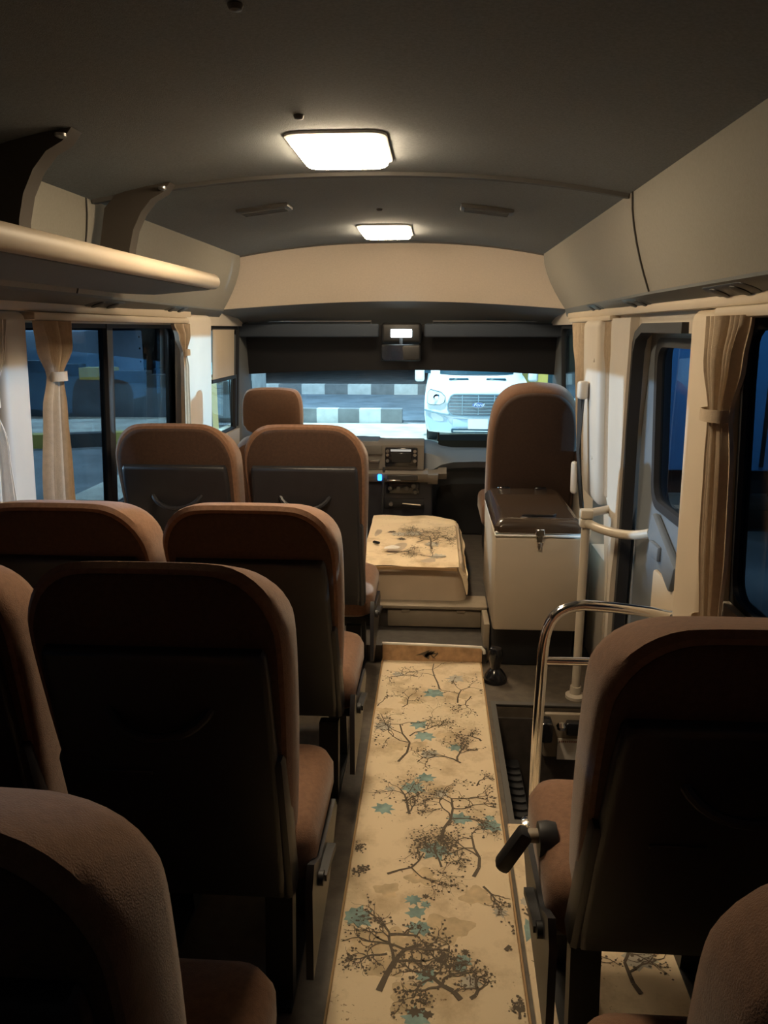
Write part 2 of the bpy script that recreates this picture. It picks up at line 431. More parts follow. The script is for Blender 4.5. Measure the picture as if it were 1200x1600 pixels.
struct(p, 'sun_strip', 'tint_band', win8)
# door with frame, jamb and gasket
g = MB()
gp = [(2.84, -.1), (2.85, .3), (2.845, .7), (2.80, 1.1), (2.74, 1.38), (2.70, 1.43), (2.62, 1.455), (2.2, 1.455)]
g.strip([shR(Vector((XR, y, z))) for y, z in gp], .03, .04, up=(1, 0, 0))
door = struct(g, 'door_1', 'rubber')
g = MB(); g.prism([(2.84, -.3), (2.895, -.3), (2.895, .7), (2.86, 1.0), (2.84, .7)], 'x', XR+.035, XR+.05, shR); struct(g, 'jamb', 'concrete', door)
g = MB(); g.rbox(XR+.03, XR+.04, 2.845, 2.885, .50, .57, .004); struct(g, 'striker_plate', 'steel', door)
leaf = MB(); X0 = XR+.045
o_ = rrect(2.12, 2.80, -.30, 1.47, .07); i_ = rrect(2.14, 2.665, .86, 1.42, .07)
leaf.loft([[(X0, p[0], p[1]) for p in o_], [(X0, p[0], p[1]) for p in i_], [(X0+.05, p[0], p[1]) for p in i_], [(X0+.05, p[0], p[1]) for p in o_], [(X0, p[0], p[1]) for p in o_]], cap=False, tf=shR)
lf = struct(leaf, 'door_leaf', 'frame_grey', door)
g = MB(); ga = rrect(2.135, 2.67, .855, 1.425, .07); gb = rrect(2.16, 2.64, .885, 1.395, .06)
g.loft([[(X0-.006, p[0], p[1]) for p in ga], [(X0-.006, p[0], p[1]) for p in gb], [(X0+.02, p[0], p[1]) for p in gb], [(X0+.02, p[0], p[1]) for p in ga], [(X0-.006, p[0], p[1]) for p in ga]], cap=False, tf=shR)
struct(g, 'window_gasket', 'rubber', lf)
g = MB(); g.box(X0+.012, X0+.018, 2.14, 2.66, .86, 1.42, shR); struct(g, 'pane', 'glass_door', lf, smooth=0)
g = MB(); g.rbox(X0-.02, X0, 2.15, 2.55, -.25, .66, .015, 2); struct(g, 'door_panel', 'beige', lf)
g = MB(); g.rbox(X0-.035, X0-.005, 2.30, 2.60, .70, .80, .012, 2, rot('X', 22, (X0, 2.45, .75))); g.rbox(X0-.05, X0-.03, 2.42, 2.52, .72, .77, .008, 2)
struct(g, 'latch_box', 'frame_grey', lf)

# ------------------------------------------------------------------ passenger seats
HW = .238
def seat_outline(n=5):
    """front view of the backrest: x, z from the seat joint up to .68"""
    half = [(.198, 0), (.212, .15), (.223, .34), (.227, .48), (.227, .54), (.223, .578), (.203, .628), (.173, .662), (.138, .680), (.10, .684), (.04, .685)]
    return [(x, z) for x, z in half] + [(-x, z) for x, z in half[::-1]]
def inset(poly, d):
    cx, cz = 0, .36
    out = []
    for x, z in poly:
        out.append((x*(1-d/.236), cz+(z-cz)*(1-d/.34)))
    return out
def smooth_poly(poly, it=1):
    for _ in range(it):
        q = []
        n = len(poly)
        for i in range(n):
            a, b = poly[i], poly[(i+1) % n]
            q.append((a[0]*.75+b[0]*.25, a[1]*.75+b[1]*.25)); q.append((a[0]*.25+b[0]*.75, a[1]*.25+b[1]*.75))
        poly = q
    return poly
def make_seat():
    root = thing('passenger_seat', '', 'seat')
    ol = smooth_poly(seat_outline(), 1)
    b = MB()
    rings = []
    for y, d in ((-.062, .020), (-.059, .009), (-.048, .002), (-.03, 0), (.03, .0), (.055, .006), (.072, .022), (.078, .05)):
        rings.append([(x, y, z-max(0, y+.048)*.62*max(0, z/.685)**4) for x, z in inset(ol, d)])
    b.loft(rings)
    back = b.build('backrest', 'cloth', root)
    bc = MB()
    bc.loft([[(x, y, z) for x, z in inset(ol, d)] for y, d in ((-.0665, .030), (-.0655, .022), (-.063, .018), (-.052, .017))])
    bc.build('back_cloth', 'back_cloth', back)
    pl = MB()
    half = [(.190, -.05), (.195, 0), (.198, .2), (.197, .47), (.194, .52), (.188, .53)]
    po = half + [(-x, z) for x, z in half[::-1]]
    r = []
    for y, d in ((-.088, .012), (-.085, .004), (-.078, 0), (-.055, 0)):
        r.append([(x*(1-d/.206), y, .12+(z-.12)*(1-d/.34)) for x, z in po])
    pl.loft(r)
    for sx in (-1, 1): pl.rbox(min(sx*.18, sx*.210), max(sx*.18, sx*.210), -.084, -.02, -.06, .30, .014, 2)
    panel = pl.build('back_panel', 'panel_plastic', root)
    h = MB()
    h.tube(bez((-.092, -.082, .415), (-.06, -.130, .362), (.06, -.130, .362), (.092, -.082, .415), 12), .009, 8)
    h.build('grab_handle', 'panel_plastic', panel)
    t = MB(); t.rbox(-.12, -.03, -.092, -.086, .265, .275, .002, 1); t.build('pocket_slot', 'panel_plastic', panel)
    root_back = [back, panel]
    # cushion
    c = MB()
    co = rrect(-.236, .236, .0, .385, .06, 5)
    rr = []
    for z, d in ((.31, .03), (.325, .008), (.36, 0), (.405, 0), (.432, .012), (.446, .035), (.452, .08)):
        rr.append([(x*(1-d/.245), .19+(y-.19)*(1-d/.2), z) for x, y in co])
    c.loft(rr); c.build('seat_cushion', 'cloth', root)
    s = MB(); s.rbox(-.22, .22, .07, .33, .27, .32, .01)
    s.build('seat_frame', 'black', root)
    for sx in (-1, 1):
        l = MB(); l.strip([(sx*.15, .04, 0), (sx*.15, .07, .26)], .06, .04, (0, 1, 0)); l.strip([(sx*.15, .30, 0), (sx*.15, .27, .26)], .06, .04, (0, 1, 0)); l.box(sx*.15-.03, sx*.15+.03, .0, .35, 0, .015)
        l.build('leg', 'black', root)
    sd = MB()
    sd.prism([(-.07, .16), (.18, .20), (.33, .29), (.30, .33), (.06, .35), (-.03, .40), (-.06, .36)], 'x', .228, .243)
    sd.build('side_shield', 'panel_plastic', root)
    lv = MB(); lv.strip([(.248, .02, .33), (.250, .09, .325), (.251, .15, .31)], .014, .024, (1, 0, 0)); lv.lathe([(.001, .242), (.016, .243), (.016, .254), (.001, .256)], (0, 0, 0), 10, lambda p: Vector((p.z, .02+p.x, .33+p.y)))
    lv.build('recline_lever', 'black', root)
    return root
proto = make_seat()
SB = .42    # height of the seat joint
def place_seat(o, x, y, recline, label, drop=0, flip=False):
    o.location = (x, y, drop); o['label'] = label; o['group'] = 'brown cloth passenger seats'
    for ch in list(o.children):
        nm = ch.name.split('.')[0]
        if nm in ('backrest', 'back_panel'):
            ch.location = (0, 0, SB); ch.rotation_euler = (math.radians(recline), 0, 0)
        if flip and nm in ('side_shield', 'recline_lever'): ch.scale = (-1, 1, 1)
        if nm in ('side_shield', 'recline_lever') and x < -.9: bpy.data.objects.remove(ch)
    return o
# (x, y of the joint, recline, label, lift)
rows = [
 (-.947, 2.905, 12.5, 'brown cloth seat by the left windows, farthest row behind the driver', .045, True),
 (-.468, 2.905, 12.5, 'brown aisle seat with lit grab handle, directly behind the driver seat', .045, False),
 (-.945, 2.105, 22.5, 'brown window seat in the second row from the front, beside tied left curtain', 0, True),
 (-.462, 2.105, 22.5, 'brown aisle seat of the second left row, right in front of the large centre seat', 0, False),
 (-.955, 1.375, 11, 'brown window seat mostly cut off at left edge, third row from front', 0, True),
 (-.470, 1.36, 11.5, 'large dark-backed brown aisle seat, third row from front, in centre left of photo', 0, False),
 (-.475, .675, 11, 'nearest left brown seat, rounded top at bottom left corner', 0, False),
 (.465, 1.245, 19.5, 'brown single seat at right, behind chrome rail and door', .02, True),
 (.458, .615, 11, 'nearest right brown seat, mostly cut off at bottom right corner', 0, True),
]
seats = [proto] + [copy_tree(proto) for _ in rows[1:]]
for i, (x, y, rc, lb, lift, fl_) in enumerate(rows):
    o = seats[i]
    place_seat(o, x, y, rc, lb, 0, fl_)
    if lift:
        for ch in o.children:
            n_ = ch.name.split('.')[0]
            if n_ in ('backrest', 'back_panel'): ch.location.z += lift
# armrest-lever hanging from the right single seat
arm = MB()
arm.lathe([(.001, -.02), (.035, -.018), (.038, .0), (.035, .018), (.001, .02)], (0, 0, 0), 16, lambda p: Vector((.245+p.z, 1.40+p.x, .43+p.y)))
arm.build('tmp', 'black').name = 'lever_hub'
hub = bpy.data.objects['lever_hub']
seatR = [o for o in S.objects if o.get('label', '').startswith('brown single seat at right')][0]
hub.parent = seatR; hub.location = Vector((0, 0, 0))-Vector(seatR.location)
arm = MB(); arm.rbox(.20, .24, 1.385, 1.415, .425, .450, .011, 3)
a2 = arm.build('lever_arm', 'ledge', seatR); a2.location = Vector((0, 0, 0))-Vector(seatR.location)
arm = MB(); arm.rbox(.183, .215, 1.38, 1.42, .345, .45, .011, 2, rot('Y', 30, (.20, 1.40, .44)))
a3 = arm.build('lever_grip', 'black', seatR); a3.location = Vector((0, 0, 0))-Vector(seatR.location)

# front seats
d = thing('driver_seat', 'brown driver seat with separate headrest at front left', 'seat', (-.79, 4.0, .18))
b = MB(); ho = smooth_poly([(.145, .0), (.15, .14), (.135, .215), (.09, .235), (-.09, .235), (-.135, .215), (-.15, .14), (-.145, .0)], 2)
b.loft([[(x*(1-k/.15), -.26+y, .76+.12+(z-.12)*(1-k/.13)) for x, z in ho] for y, k in ((-.045, .03), (-.035, .008), (-.015, 0), (.02, 0), (.045, .01), (.055, .04))])
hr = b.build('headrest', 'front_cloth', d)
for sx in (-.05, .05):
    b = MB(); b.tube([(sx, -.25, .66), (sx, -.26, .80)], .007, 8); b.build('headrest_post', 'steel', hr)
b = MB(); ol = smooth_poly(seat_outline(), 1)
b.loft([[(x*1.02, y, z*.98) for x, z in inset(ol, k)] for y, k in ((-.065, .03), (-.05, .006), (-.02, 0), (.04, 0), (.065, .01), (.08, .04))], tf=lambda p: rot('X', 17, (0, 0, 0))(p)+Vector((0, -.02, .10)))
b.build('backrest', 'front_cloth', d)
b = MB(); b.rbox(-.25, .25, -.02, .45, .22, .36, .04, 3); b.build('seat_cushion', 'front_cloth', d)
b = MB(); b.rbox(-.2, .2, 0, .4, 0, .23, .02, 2); b.build('seat_base', 'black', d)

d = thing('front_passenger_seat', 'tall brown front passenger seat with rounded top, behind the white cooler', 'seat', (.495, 4.04, .18))
b = MB()
po = smooth_poly([(.20, 0), (.222, .3), (.226, .60), (.222, .80), (.195, .92), (.13, .985), (.05, 1.0), (-.05, 1.0), (-.13, .985), (-.195, .92), (-.222, .80), (-.226, .60), (-.222, .3), (-.20, 0)], 2)
def ins2(k): return [(x*(1-k/.226), .5+(z-.5)*(1-k/.5)) for x, z in po]
b.loft([[(x, y, z) for x, z in ins2(k)] for y, k in ((-.065, .028), (-.058, .014), (-.04, .002), (-.015, 0), (.04, 0), (.07, .012), (.08, .05))], tf=lambda p: rot('X', 15, (0, 0, 0))(p)+Vector((0, 0, .045)))
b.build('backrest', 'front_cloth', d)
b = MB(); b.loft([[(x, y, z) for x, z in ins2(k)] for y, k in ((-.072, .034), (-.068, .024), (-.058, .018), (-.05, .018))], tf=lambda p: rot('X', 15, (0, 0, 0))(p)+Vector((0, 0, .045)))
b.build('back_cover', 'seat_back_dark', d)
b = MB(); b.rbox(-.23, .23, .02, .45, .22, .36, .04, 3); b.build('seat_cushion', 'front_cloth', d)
b = MB(); b.rbox(-.2, .2, .05, .42, 0, .23, .02, 2); b.build('seat_base', 'black', d)
b = MB(); b.rbox(.20, .222, -.20, -.06, .58, .70, .01, 2); b.build('belt_guide', 'black', d)

# seat belt on pillar
sb = thing('seat_belt', 'dark seat belt hanging from cream guide beside the front passenger seat', 'seat belt', (.615, 3.3, 0))
b = MB(); b.strip([(.0, .02, 1.19), (.005, .015, 1.0), (.012, 0, .85), (.028, -.02, .70)], .03, .004, (1, .4, 0))
b.strip([(.012, .01, 1.19), (.0, -.01, .95), (.012, -.03, .80), (.028, -.04, .69)], .022, .004, (1, .4, 0)); b.build('strap', 'belt', sb)
b = MB(); b.rbox(-.012, .028, -.02, .04, 1.165, 1.24, .012, 3); b.build('belt_anchor', 'pillar_white', sb)
b = MB(); b.rbox(-.02, .005, -.02, .03, .76, .90, .012, 3, rot('X', -8, (0, 0, .83))); b.build('belt_stalk', 'pillar_white', sb)

# ------------------------------------------------------------------ portable refrigerator
fr = thing('portable_fridge', 'large beige portable cooler with brown lid behind the front passenger seat', 'cooler', (.445, 3.465, .19))
b = MB(); b.rbox(-.18, .18, -.34, .34, 0, .415, .012, 2); b.build('body', 'fridge_body', fr)
b = MB(); b.rbox(-.183, .183, -.343, .343, .418, .428, .004, 1); b.rbox(-.181, .181, -.341, .341, .432, .440, .003, 1); b.build('seal_strip', 'white', fr)
b = MB()
o1 = rrect(-.185, .185, -.345, .345, .03); 
b.loft([[(x*(1-k/.185), y*(1-k/.345), z) for x, y in o1] for z, k in ((.436, 0), (.462, 0), (.478, .012), (.490, .026))])
lid = b.build('lid', 'fridge_lid', fr)
b = MB(); b.tube([(-.065, -.27, .488), (-.06, -.285, .497), (.06, -.285, .497), (.075, -.255, .497), (.068, -.24, .488)], .006, 8)
b.rbox(-.075, .075, -.30, -.29, .486, .494, .003, 1); b.build('lid_handle', 'gloss_black', lid)
b = MB(); b.rbox(-.15, .15, -.31, .17, .488, .4925, .002, 1); b.build('lid_inset', 'fridge_lid', lid)
for x in (-.09, .09):
    b = MB(); b.rbox(x-.03, x+.03, .315, .345, .482, .496, .004, 1); b.build('hinge', 'gloss_black', lid)
b = MB(); b.rbox(-.012, .016, -.352, -.34, .395, .450, .003, 1); b.rbox(-.016, .020, -.356, -.34, .425, .455, .003, 1); b.rbox(-.006, .010, -.352, -.34, .365, .398, .003, 1); b.build('latch', 'chrome', fr)
b = MB(); b.rbox(.268, .62, 3.19, 3.425, 0, .188, .01, 2)
tag(b.build('support_box', 'black'), 'black support box under the front of the beige cooler', 'box')

# black flared stand on the floor beside the runner
st = thing('floor_stand', 'small glossy black stand with flared base, on floor beside the cooler', 'stand', (.275, 3.03, 0))
b = MB(); b.lathe([(.05, 0), (.052, .012), (.045, .03), (.03, .05), (.018, .06)], n=18); b.build('base', 'gloss_black', st)
b = MB(); b.lathe([(.02, .055), (.022, .08), (.03, .10), (.03, .13), (.024, .15), (.01, .155)], n=16); b.build('stem', 'gloss_black', st)

# ------------------------------------------------------------------ rails
r = thing('grab_pole', 'cream painted grab pole standing between cooler and door', 'pole', (.588, 2.9, 0))
b = MB(); b.tube([(0, 0, .01), (0, 0, .77)], .0165, 14); b.build('post', 'rail_paint', r)
b = MB(); b.lathe([(.04, .0), (.04, .012), (.024, .02), (.022, .05)], n=14); b.build('foot', 'rail_paint', r)
b = MB(); b.tube(bez((.0, -.01, .732), (.06, -.10, .715), (.11, -.21, .728), (.165, -.28, .765), 12), .017, 12); b.build('door_bar', 'rail_paint', r)
b = MB(); b.tube([(.0, 0, .765), (.125, .10, .765)], .016, 12); b.build('wall_bar', 'rail_paint', r)
for z in (.73, .765):
    b = MB(); b.rbox(-.024, .024, -.024, .024, z-.017, z+.017, .007, 2); b.build('clamp', 'rail_paint', r)

r = thing('chrome_guard_rail', 'bright chrome bent guard rail beside the step well', 'rail', (.315, 2.06, 0))
pts = [(0, 0, .0), (0, 0, .3), (.005, 0, .55)] + bez((.006, 0, .575), (.01, 0, .66), (.04, .01, .69), (.115, .015, .695), 8) + [(.2, .015, .690), (.3, .02, .677), (.372, .02, .662)]
b = MB(); b.tube(pts, .0155, 16); b.build('top_rail', 'chrome', r)
b = MB(); b.tube([(.006, 0, .53), (.15, .01, .527), (.37, .02, .525)], .012, 12); b.build('lower_rail', 'chrome', r)
b = MB(); b.lathe([(.035, 0), (.035, .008), (.018, .014)], n=16); b.build('foot', 'chrome', r)
b = MB(); b.rbox(.35, .385, -.01, .04, .645, .678, .008, 2); b.build('wall_bracket', 'chrome', r)

# ------------------------------------------------------------------ printed runner
def leaf_poly(cx, cy, r, a0, rnd, smooth_=False):
    pts = []
    if smooth_:
        k1, k2 = rnd.uniform(0, 6), rnd.uniform(0, 6)
        return [(cx+r*(1+.22*math.sin(3*a+k1)+.12*math.sin(7*a+k2))*math.cos(a), cy+.8*r*(1+.22*math.sin(3*a+k1)+.12*math.sin(7*a+k2))*math.sin(a)) for a in [2*PI*i/36 for i in range(36)]]
    n = rnd.choice((7, 8, 9))
    for i in range(n*2):
        a = a0+PI*i/n
        rr = r*(1 if i % 2 == 0 else .62)*(.8+.35*rnd.random())
        pts.append((cx+rr*math.cos(a), cy+rr*.85*math.sin(a)))
    return pts
def ink_tree(mb, x, y, ang, ln, w, depth, z, rnd, lim):
    px, py = x, y; a = ang
    seg = 4; z = z+rnd.uniform(0, .0002)
    for i in range(seg):
        a += rnd.uniform(-.7, .7)
        nx, ny = px+math.cos(a)*ln/seg, py+math.sin(a)*ln/seg
        ww = w*(1-.12*i); dx, dy = -math.sin(a)*ww/2, math.cos(a)*ww/2
        q = [(px-dx, py-dy), (nx-dx*.85, ny-dy*.85), (nx+dx*.85, ny+dy*.85), (px+dx, py+dy)]
        if all(lim[0] < p[0] < lim[1] and lim[2] < p[1] < lim[3] for p in q): mb.add([(p[0], p[1], z) for p in q], [(0, 1, 2, 3)])
        if rnd.random() < .6:
            z += .00001; r_ = rnd.uniform(.0012, .0045); k = rnd.randint(4, 6)
            c = (nx+rnd.uniform(-.012, .012), ny+rnd.uniform(-.012, .012))
            q = [(c[0]+r_*math.cos(2*PI*j/k+i)*rnd.uniform(.7, 1.3), c[1]+r_*math.sin(2*PI*j/k+i)) for j in range(k)]
            if all(lim[0] < p[0] < lim[1] and lim[2] < p[1] < lim[3] for p in q): mb.add([(p[0], p[1], z) for p in q], [tuple(range(k))])
        if depth > 0 and i >= 1:
            for sgn in (-1, 1):
                if rnd.random() < .72: ink_tree(mb, nx, ny, a+sgn*rnd.uniform(.5, 1.1), ln*rnd.uniform(.45, .7), ww*.6, depth-1, z, rnd, lim)
        px, py = nx, ny
def pattern(mb, trees, leaves, z, lim, rnd):
    mb.cur = 1
    for (x, y, deg, ln, w, dp) in trees: ink_tree(mb, x, y, math.radians(deg), ln, w, dp, z+.0008, rnd, lim)
    for li, (x, y, r_, kind) in enumerate(leaves):
        mb.cur = kind; lz = z+.0002+.000008*li
        pl = [(min(max(p[0], lim[0]), lim[1]), min(max(p[1], lim[2]), lim[3])) for p in leaf_poly(x, y, r_, rnd.uniform(0, 3), rnd, kind == 4)]
        mb.add([(x, y, lz)] + [(p[0], p[1], lz) for p in pl], [(0, 1+i, 1+(i+1) % len(pl)) for i in range(len(pl))])
    mb.cur = 0
F_, P_ = 1200., math.atan(285/1200); YAW = math.atan(80/1200*math.cos(P_)); HC = 1.45
fwd = Vector((-math.sin(YAW)*math.cos(P_), math.cos(YAW)*math.cos(P_), -math.sin(P_))); rgt = Vector((math.cos(YAW), math.sin(YAW), 0)); upv = rgt.cross(fwd)
def gp_(px, py, z=.013):      # where a motif seen in the photo lies on the cloth
    r_ = rgt*(px-600)/F_+upv*(800-py)/F_+fwd; t = (z-HC)/r_.z
    return r_.x*t, r_.y*t
rnd = random.Random(3)
T = []
for (bx, by, tx, ty, wd, dp) in [
    (687,1077,678,1030,.010,2), (653,1057,615,1040,.008,2), (628,1105,668,1086,.007,2), (736,1088,700,1100,.008,2), (715,1098,740,1070,.010,2), (590,1103,600,1085,.006,1),
    (622,1190,640,1120,.013,3), (640,1150,672,1122,.009,2), (720,1192,680,1160,.010,2), (715,1190,720,1160,.011,2), (752,1158,750,1140,.011,2), (745,1228,770,1215,.008,2),
    (690,1312,676,1235,.015,3), (640,1272,590,1235,.012,2), (635,1270,645,1245,.009,2), (700,1290,712,1280,.007,1),
    (605,1365,665,1318,.011,3), (690,1355,640,1320,.009,2), (740,1370,752,1300,.015,3), (735,1345,700,1340,.008,1), (755,1385,790,1410,.010,2),
    (592,1548,612,1440,.022,3), (605,1490,560,1510,.010,2), (610,1460,650,1440,.013,2), (720,1562,700,1490,.019,3), (735,1560,748,1520,.013,2), (700,1510,660,1485,.010,2), (790,1485,785,1440,.016,3), (812,1592,805,1570,.010,2),
    (570,1318,565,1330,.007,2), (560,1370,575,1360,.007,2)]:
    x0, y0 = gp_(bx, by); x1, y1 = gp_(tx, ty)
    T.append((x0, y0, math.degrees(math.atan2(y1-y0, x1-x0)), math.hypot(x1-x0, y1-y0)*.85, wd*.72, dp))
L = [(*gp_(px, py), r_, k) for px, py, r_, k in [
    (622,1053,.03,3), (712,1060,.045,3), (678,1083,.05,2), (668,1020,.035,1), (598,1135,.045,3), (655,1132,.04,2), (663,1150,.045,2), (712,1168,.03,2), (672,1178,.04,3),
    (645,1230,.045,2), (665,1215,.035,2), (600,1263,.04,2), (720,1279,.04,2), (768,1290,.04,2), (610,1232,.02,3), (680,1328,.05,2), (765,1278,.02,2),
    (558,1432,.048,2), (645,1405,.025,2), (650,1425,.03,2), (655,1450,.035,2), (665,1413,.016,2), (665,1525,.03,2), (723,1500,.025,2), (720,1512,.02,2), (735,1535,.03,3), (781,1425,.022,3), (650,1590,.035,2), (648,1580,.018,1), (668,1585,.015,1), (727,1487,.012,1), (665,1400,.012,1), (690,1240,.03,3)]]
for px, py, r_ in [(575,1475,.06),(640,1480,.07),(600,1510,.05),(640,1560,.06),(610,1465,.05),(700,1450,.07),(660,1370,.05),(605,1390,.04),(745,1400,.05),(620,1165,.04),(650,1165,.05),(700,1150,.05),(690,1235,.05),(720,1085,.05),(640,1095,.05),(600,1110,.04)]:
    x0, y0 = gp_(px, py); L.insert(0, (x0, y0, r_*.8, 4))
rn = MB()
rn.rbox(-.211, .222, .75, 3.195, .001, .012, .004, 2)
pattern(rn, T, L, .012, (-.207, .218, .8, 3.19), rnd)
runner = rn.build('aisle_runner', ['print_cloth', 'ink', 'teal', 'greyleaf', 'wash'], recalc=False, smooth=0)
tag(runner, 'long cream runner printed with branches and teal leaves along the aisle', 'runner')
b = MB(); b.box(-.216, -.211, .75, 3.195, .0, .014); b.box(.222, .227, .75, 3.195, .0, .014); b.build('edge_binding', 'binding', runner)
b = MB(); b.box(-.213, .228, 3.183, 3.197, .012, .085)
T2 = [(0, .02, 90, .05, .010, 2)]
b.build('front_flap', 'cloth_reverse', runner)
b = MB(); b.tube(bez((-.215, 3.19, .089), (-.06, 3.185, .091), (.1, 3.19, .085), (.225, 3.188, .082), 10) + [(.236, 3.182, .07), (.238, 3.18, .055)], .007, 8); b.build('hem', 'hem', runner)
b = MB()
for k in range(9):
    b.add([(-.02+rnd.uniform(-.06, .06), 3.1815, .03+rnd.uniform(0, .03)), (0+rnd.uniform(-.03, .03), 3.1815, .02+rnd.uniform(0, .03)), (.01+rnd.uniform(-.03, .03), 3.1815, .05+rnd.uniform(0, .02))], [(0, 1, 2)])
b.build('flap_print', 'ink', runner)
# cloth on the floor under the right hand seats
rnd = random.Random(11)
rs = MB(); rs.rbox(.238, .69, .35, 2.045, .001, .010, .003, 2)
pattern(rs, [(.26+.11*i, 1.45+.16*j+.05*(i % 2), rnd.uniform(20, 160), .12, .012, 2) for i in range(4) for j in range(4)], [(.26, 1.62, .045, 2), (.3, 1.98, .03, 1), (.5, 1.55, .05, 3), (.6, 1.7, .04, 2), (.255, 1.72, .02, 3)], .010, (.242, .686, .36, 2.04), rnd)
tag(rs.build('floor_cloth', ['print_cloth', 'ink', 'teal', 'greyleaf'], recalc=False, smooth=0), 'printed cream floor cloth lying beneath the right hand seats', 'floor cloth')

# ------------------------------------------------------------------ engine cover, cloth over it
ec = MB()
prof = rrect(-.33, .155, 3.50, 4.36, .05, 4)
ec.loft([[(x*(1+k)-.088*-k, 3.93+(y-3.93)*(1+k), z) for x, y in prof] for z, k in ((.181, .06), (.23, .03), (.30, .01), (.345, 0), (.362, -.03), (.366, -.10))])
for k in range(5): pass
tag(ec.build('engine_cover', 'vinyl'), 'tan vinyl engine cover between the two front seats', 'engine cover')
cl = MB()
nx, ny = 26, 22; rings = []
rc = random.Random(5)
def hump(u, v):
    x = -.345+.535*u*(1-.10*max(0, (v-.75)/.25)**2); y = 3.47+.91*v-(.05*max(0, (u-.75)/.25)**2 if v > .5 else 0)
    z = .374
    if x > .13: z -= min(.10, (x-.13)**1.25*7)*(1 if y < 3.75 else .55)
    if v < .03: z -= .012
    z += .006*math.sin(9*x+5*y)+.004*math.sin(23*x-11*y)
    if v > .9: z += .01
    return Vector((min(x, .172+.006*math.sin(y*16)), y, max(z, .205)))
g = [[hump(i/nx, j/ny) for i in range(nx+1)] for j in range(ny+1)]
for j in range(ny):
    for i in range(nx): cl.add([g[j][i], g[j][i+1], g[j+1][i+1], g[j+1][i]], [(0, 1, 2, 3)])
# hanging corner
cl.loft([[(.12, 3.462, .368), (.165, 3.465, .33)], [(.145, 3.455, .31), (.172, 3.46, .29)], [(.158, 3.452, .26), (.172, 3.456, .262)], [(.166, 3.45, .232), (.170, 3.452, .236)]], cap=False, closed=False)
rnd = random.Random(8)
tm = MB()
pattern(tm, [(.0, 3.72, 60, .22, .012, 3), (-.08, 3.85, 20, .2, .010, 3), (.07, 3.6, 150, .14, .008, 2), (-.22, 3.62, 30, .14, .008, 2), (-.05, 4.05, 10, .15, .008, 2), (.05, 4.0, 170, .15, .008, 2)], [(-.18, 4.0, .05, 3), (-.10, 4.02, .06, 3), (-.22, 4.05, .03, 1), (-.16, 3.92, .03, 1), (.03, 3.62, .05, 3), (.0, 3.8, .05, 3)], 0, (-.33, .13, 3.48, 4.36), rnd)
for f_, mi in zip(tm.f, tm.mi):
    cl.cur = mi
    cl.add([(p.x, p.y, .374+.006*math.sin(9*p.x+5*p.y)+.004*math.sin(23*p.x-11*p.y)+.0025+p.z) for p in [tm.v[i] for i in f_]], [tuple(range(len(f_)))])
cc = cl.build('cover_cloth', ['print_cloth', 'ink', 'teal', 'greyleaf'], smooth=60, recalc=False)
tag(cc, 'crumpled cream printed cloth spread over the engine cover', 'cloth')
b = MB(); b.strip([(-.34, 3.466, .352), (-.1, 3.464, .356), (.12, 3.464, .352)], .006, .014); b.build('hem', 'binding', cc)
b = MB(); b.rbox(-.02, .02, -.009, .009, 0, .012, .004, 2)
o = b.build('lighter', 'gloss_black', loc=(-.285, 3.79, .381)); o.rotation_euler = (0, 0, -.7); tag(o, 'small black oblong gadget lying on the printed cloth', 'gadget')
b = MB(); b.add([(-.04, -.02, 0), (.03, -.03, .004), (.045, .012, .002), (.0, .02, .008), (-.035, .012, 0)], [(0, 1, 2, 3, 4)]); b.add([(-.04, -.02, -.001), (.03, -.03, .003), (.045, .012, .001), (.0, .02, .007), (-.035, .012, -.001)], [(4, 3, 2, 1, 0)])
tag(b.build('paper_scrap', 'paper', loc=(-.20, 3.70, .387), recalc=False), 'torn white paper scrap on the printed cloth', 'paper')

# ------------------------------------------------------------------ dashboard
ds = thing('dashboard', 'grey dashboard with radio spanning the bus front', 'dashboard', (0, 0, 0))
b = MB()
def dsec(x, top, lip):
    return [(x, 5.05, .25), (x, 5.05, top-.05), (x, 4.90, top-.045), (x, 4.74, top-.015), (x, 4.62, top-.02), (x, 4.545, top-.06), (x, 4.515, lip+.04), (x, 4.54, lip), (x, 4.72, lip-.05), (x, 4.80, .25)]
xs = [(-1.18, .80, .62), (-.9, .81, .62), (-.45, .815, .60), (-.30, .80, .585), (-.06, .795, .585), (.0, .785, .60), (.05, .765, .63), (.12, .755, .645), (.25, .755, .65), (.5, .755, .65), (.77, .755, .64)]
b.loft([dsec(*q) for q in xs]); b.build('dash_top', 'dash_plastic', ds)
b = MB()
cs = [(-.46, 4.50), (-.05, 4.50), (-.035, 4.53), (-.035, 4.7), (-.46, 4.7)]
b.prism([(4.47, .645), (4.465, .79), (4.50, .803), (4.70, .80), (4.70, .645)], 'x', -.46, -.055)
b.prism([(4.44, .60), (4.435, .625), (4.48, .645), (4.7, .645), (4.7, .57), (4.47, .57)], 'x', -.46, -.03)
stack = b.build('center_stack', 'dash_face', ds)
b = MB(); b.prism([(4.60, .56), (4.47, .56), (4.46, .57), (4.44, .60), (4.44, .62), (4.50, .63), (4.56, .66), (4.7, .66)], 'x', -.03, .03); b.prism([(4.60, .58), (4.50, .585), (4.48, .62), (4.52, .65), (4.7, .66)], 'x', .03, .08); b.build('trim_sweep', 'dash_face', ds)
b = MB(); b.rbox(-.283, -.092, 4.452, 4.48, .663, .778, .008, 2); rd = b.build('radio', 'gloss_black', stack)
b = MB(); b.box(-.25, -.13, 4.4505, 4.453, .756, .768); b.build('radio_slot', 'radio_lit', stack)
b = MB(); b.rbox(-.245, -.13, 4.4495, 4.454, .69, .748, .002, 1); b.build('radio_screen', 'display', stack)
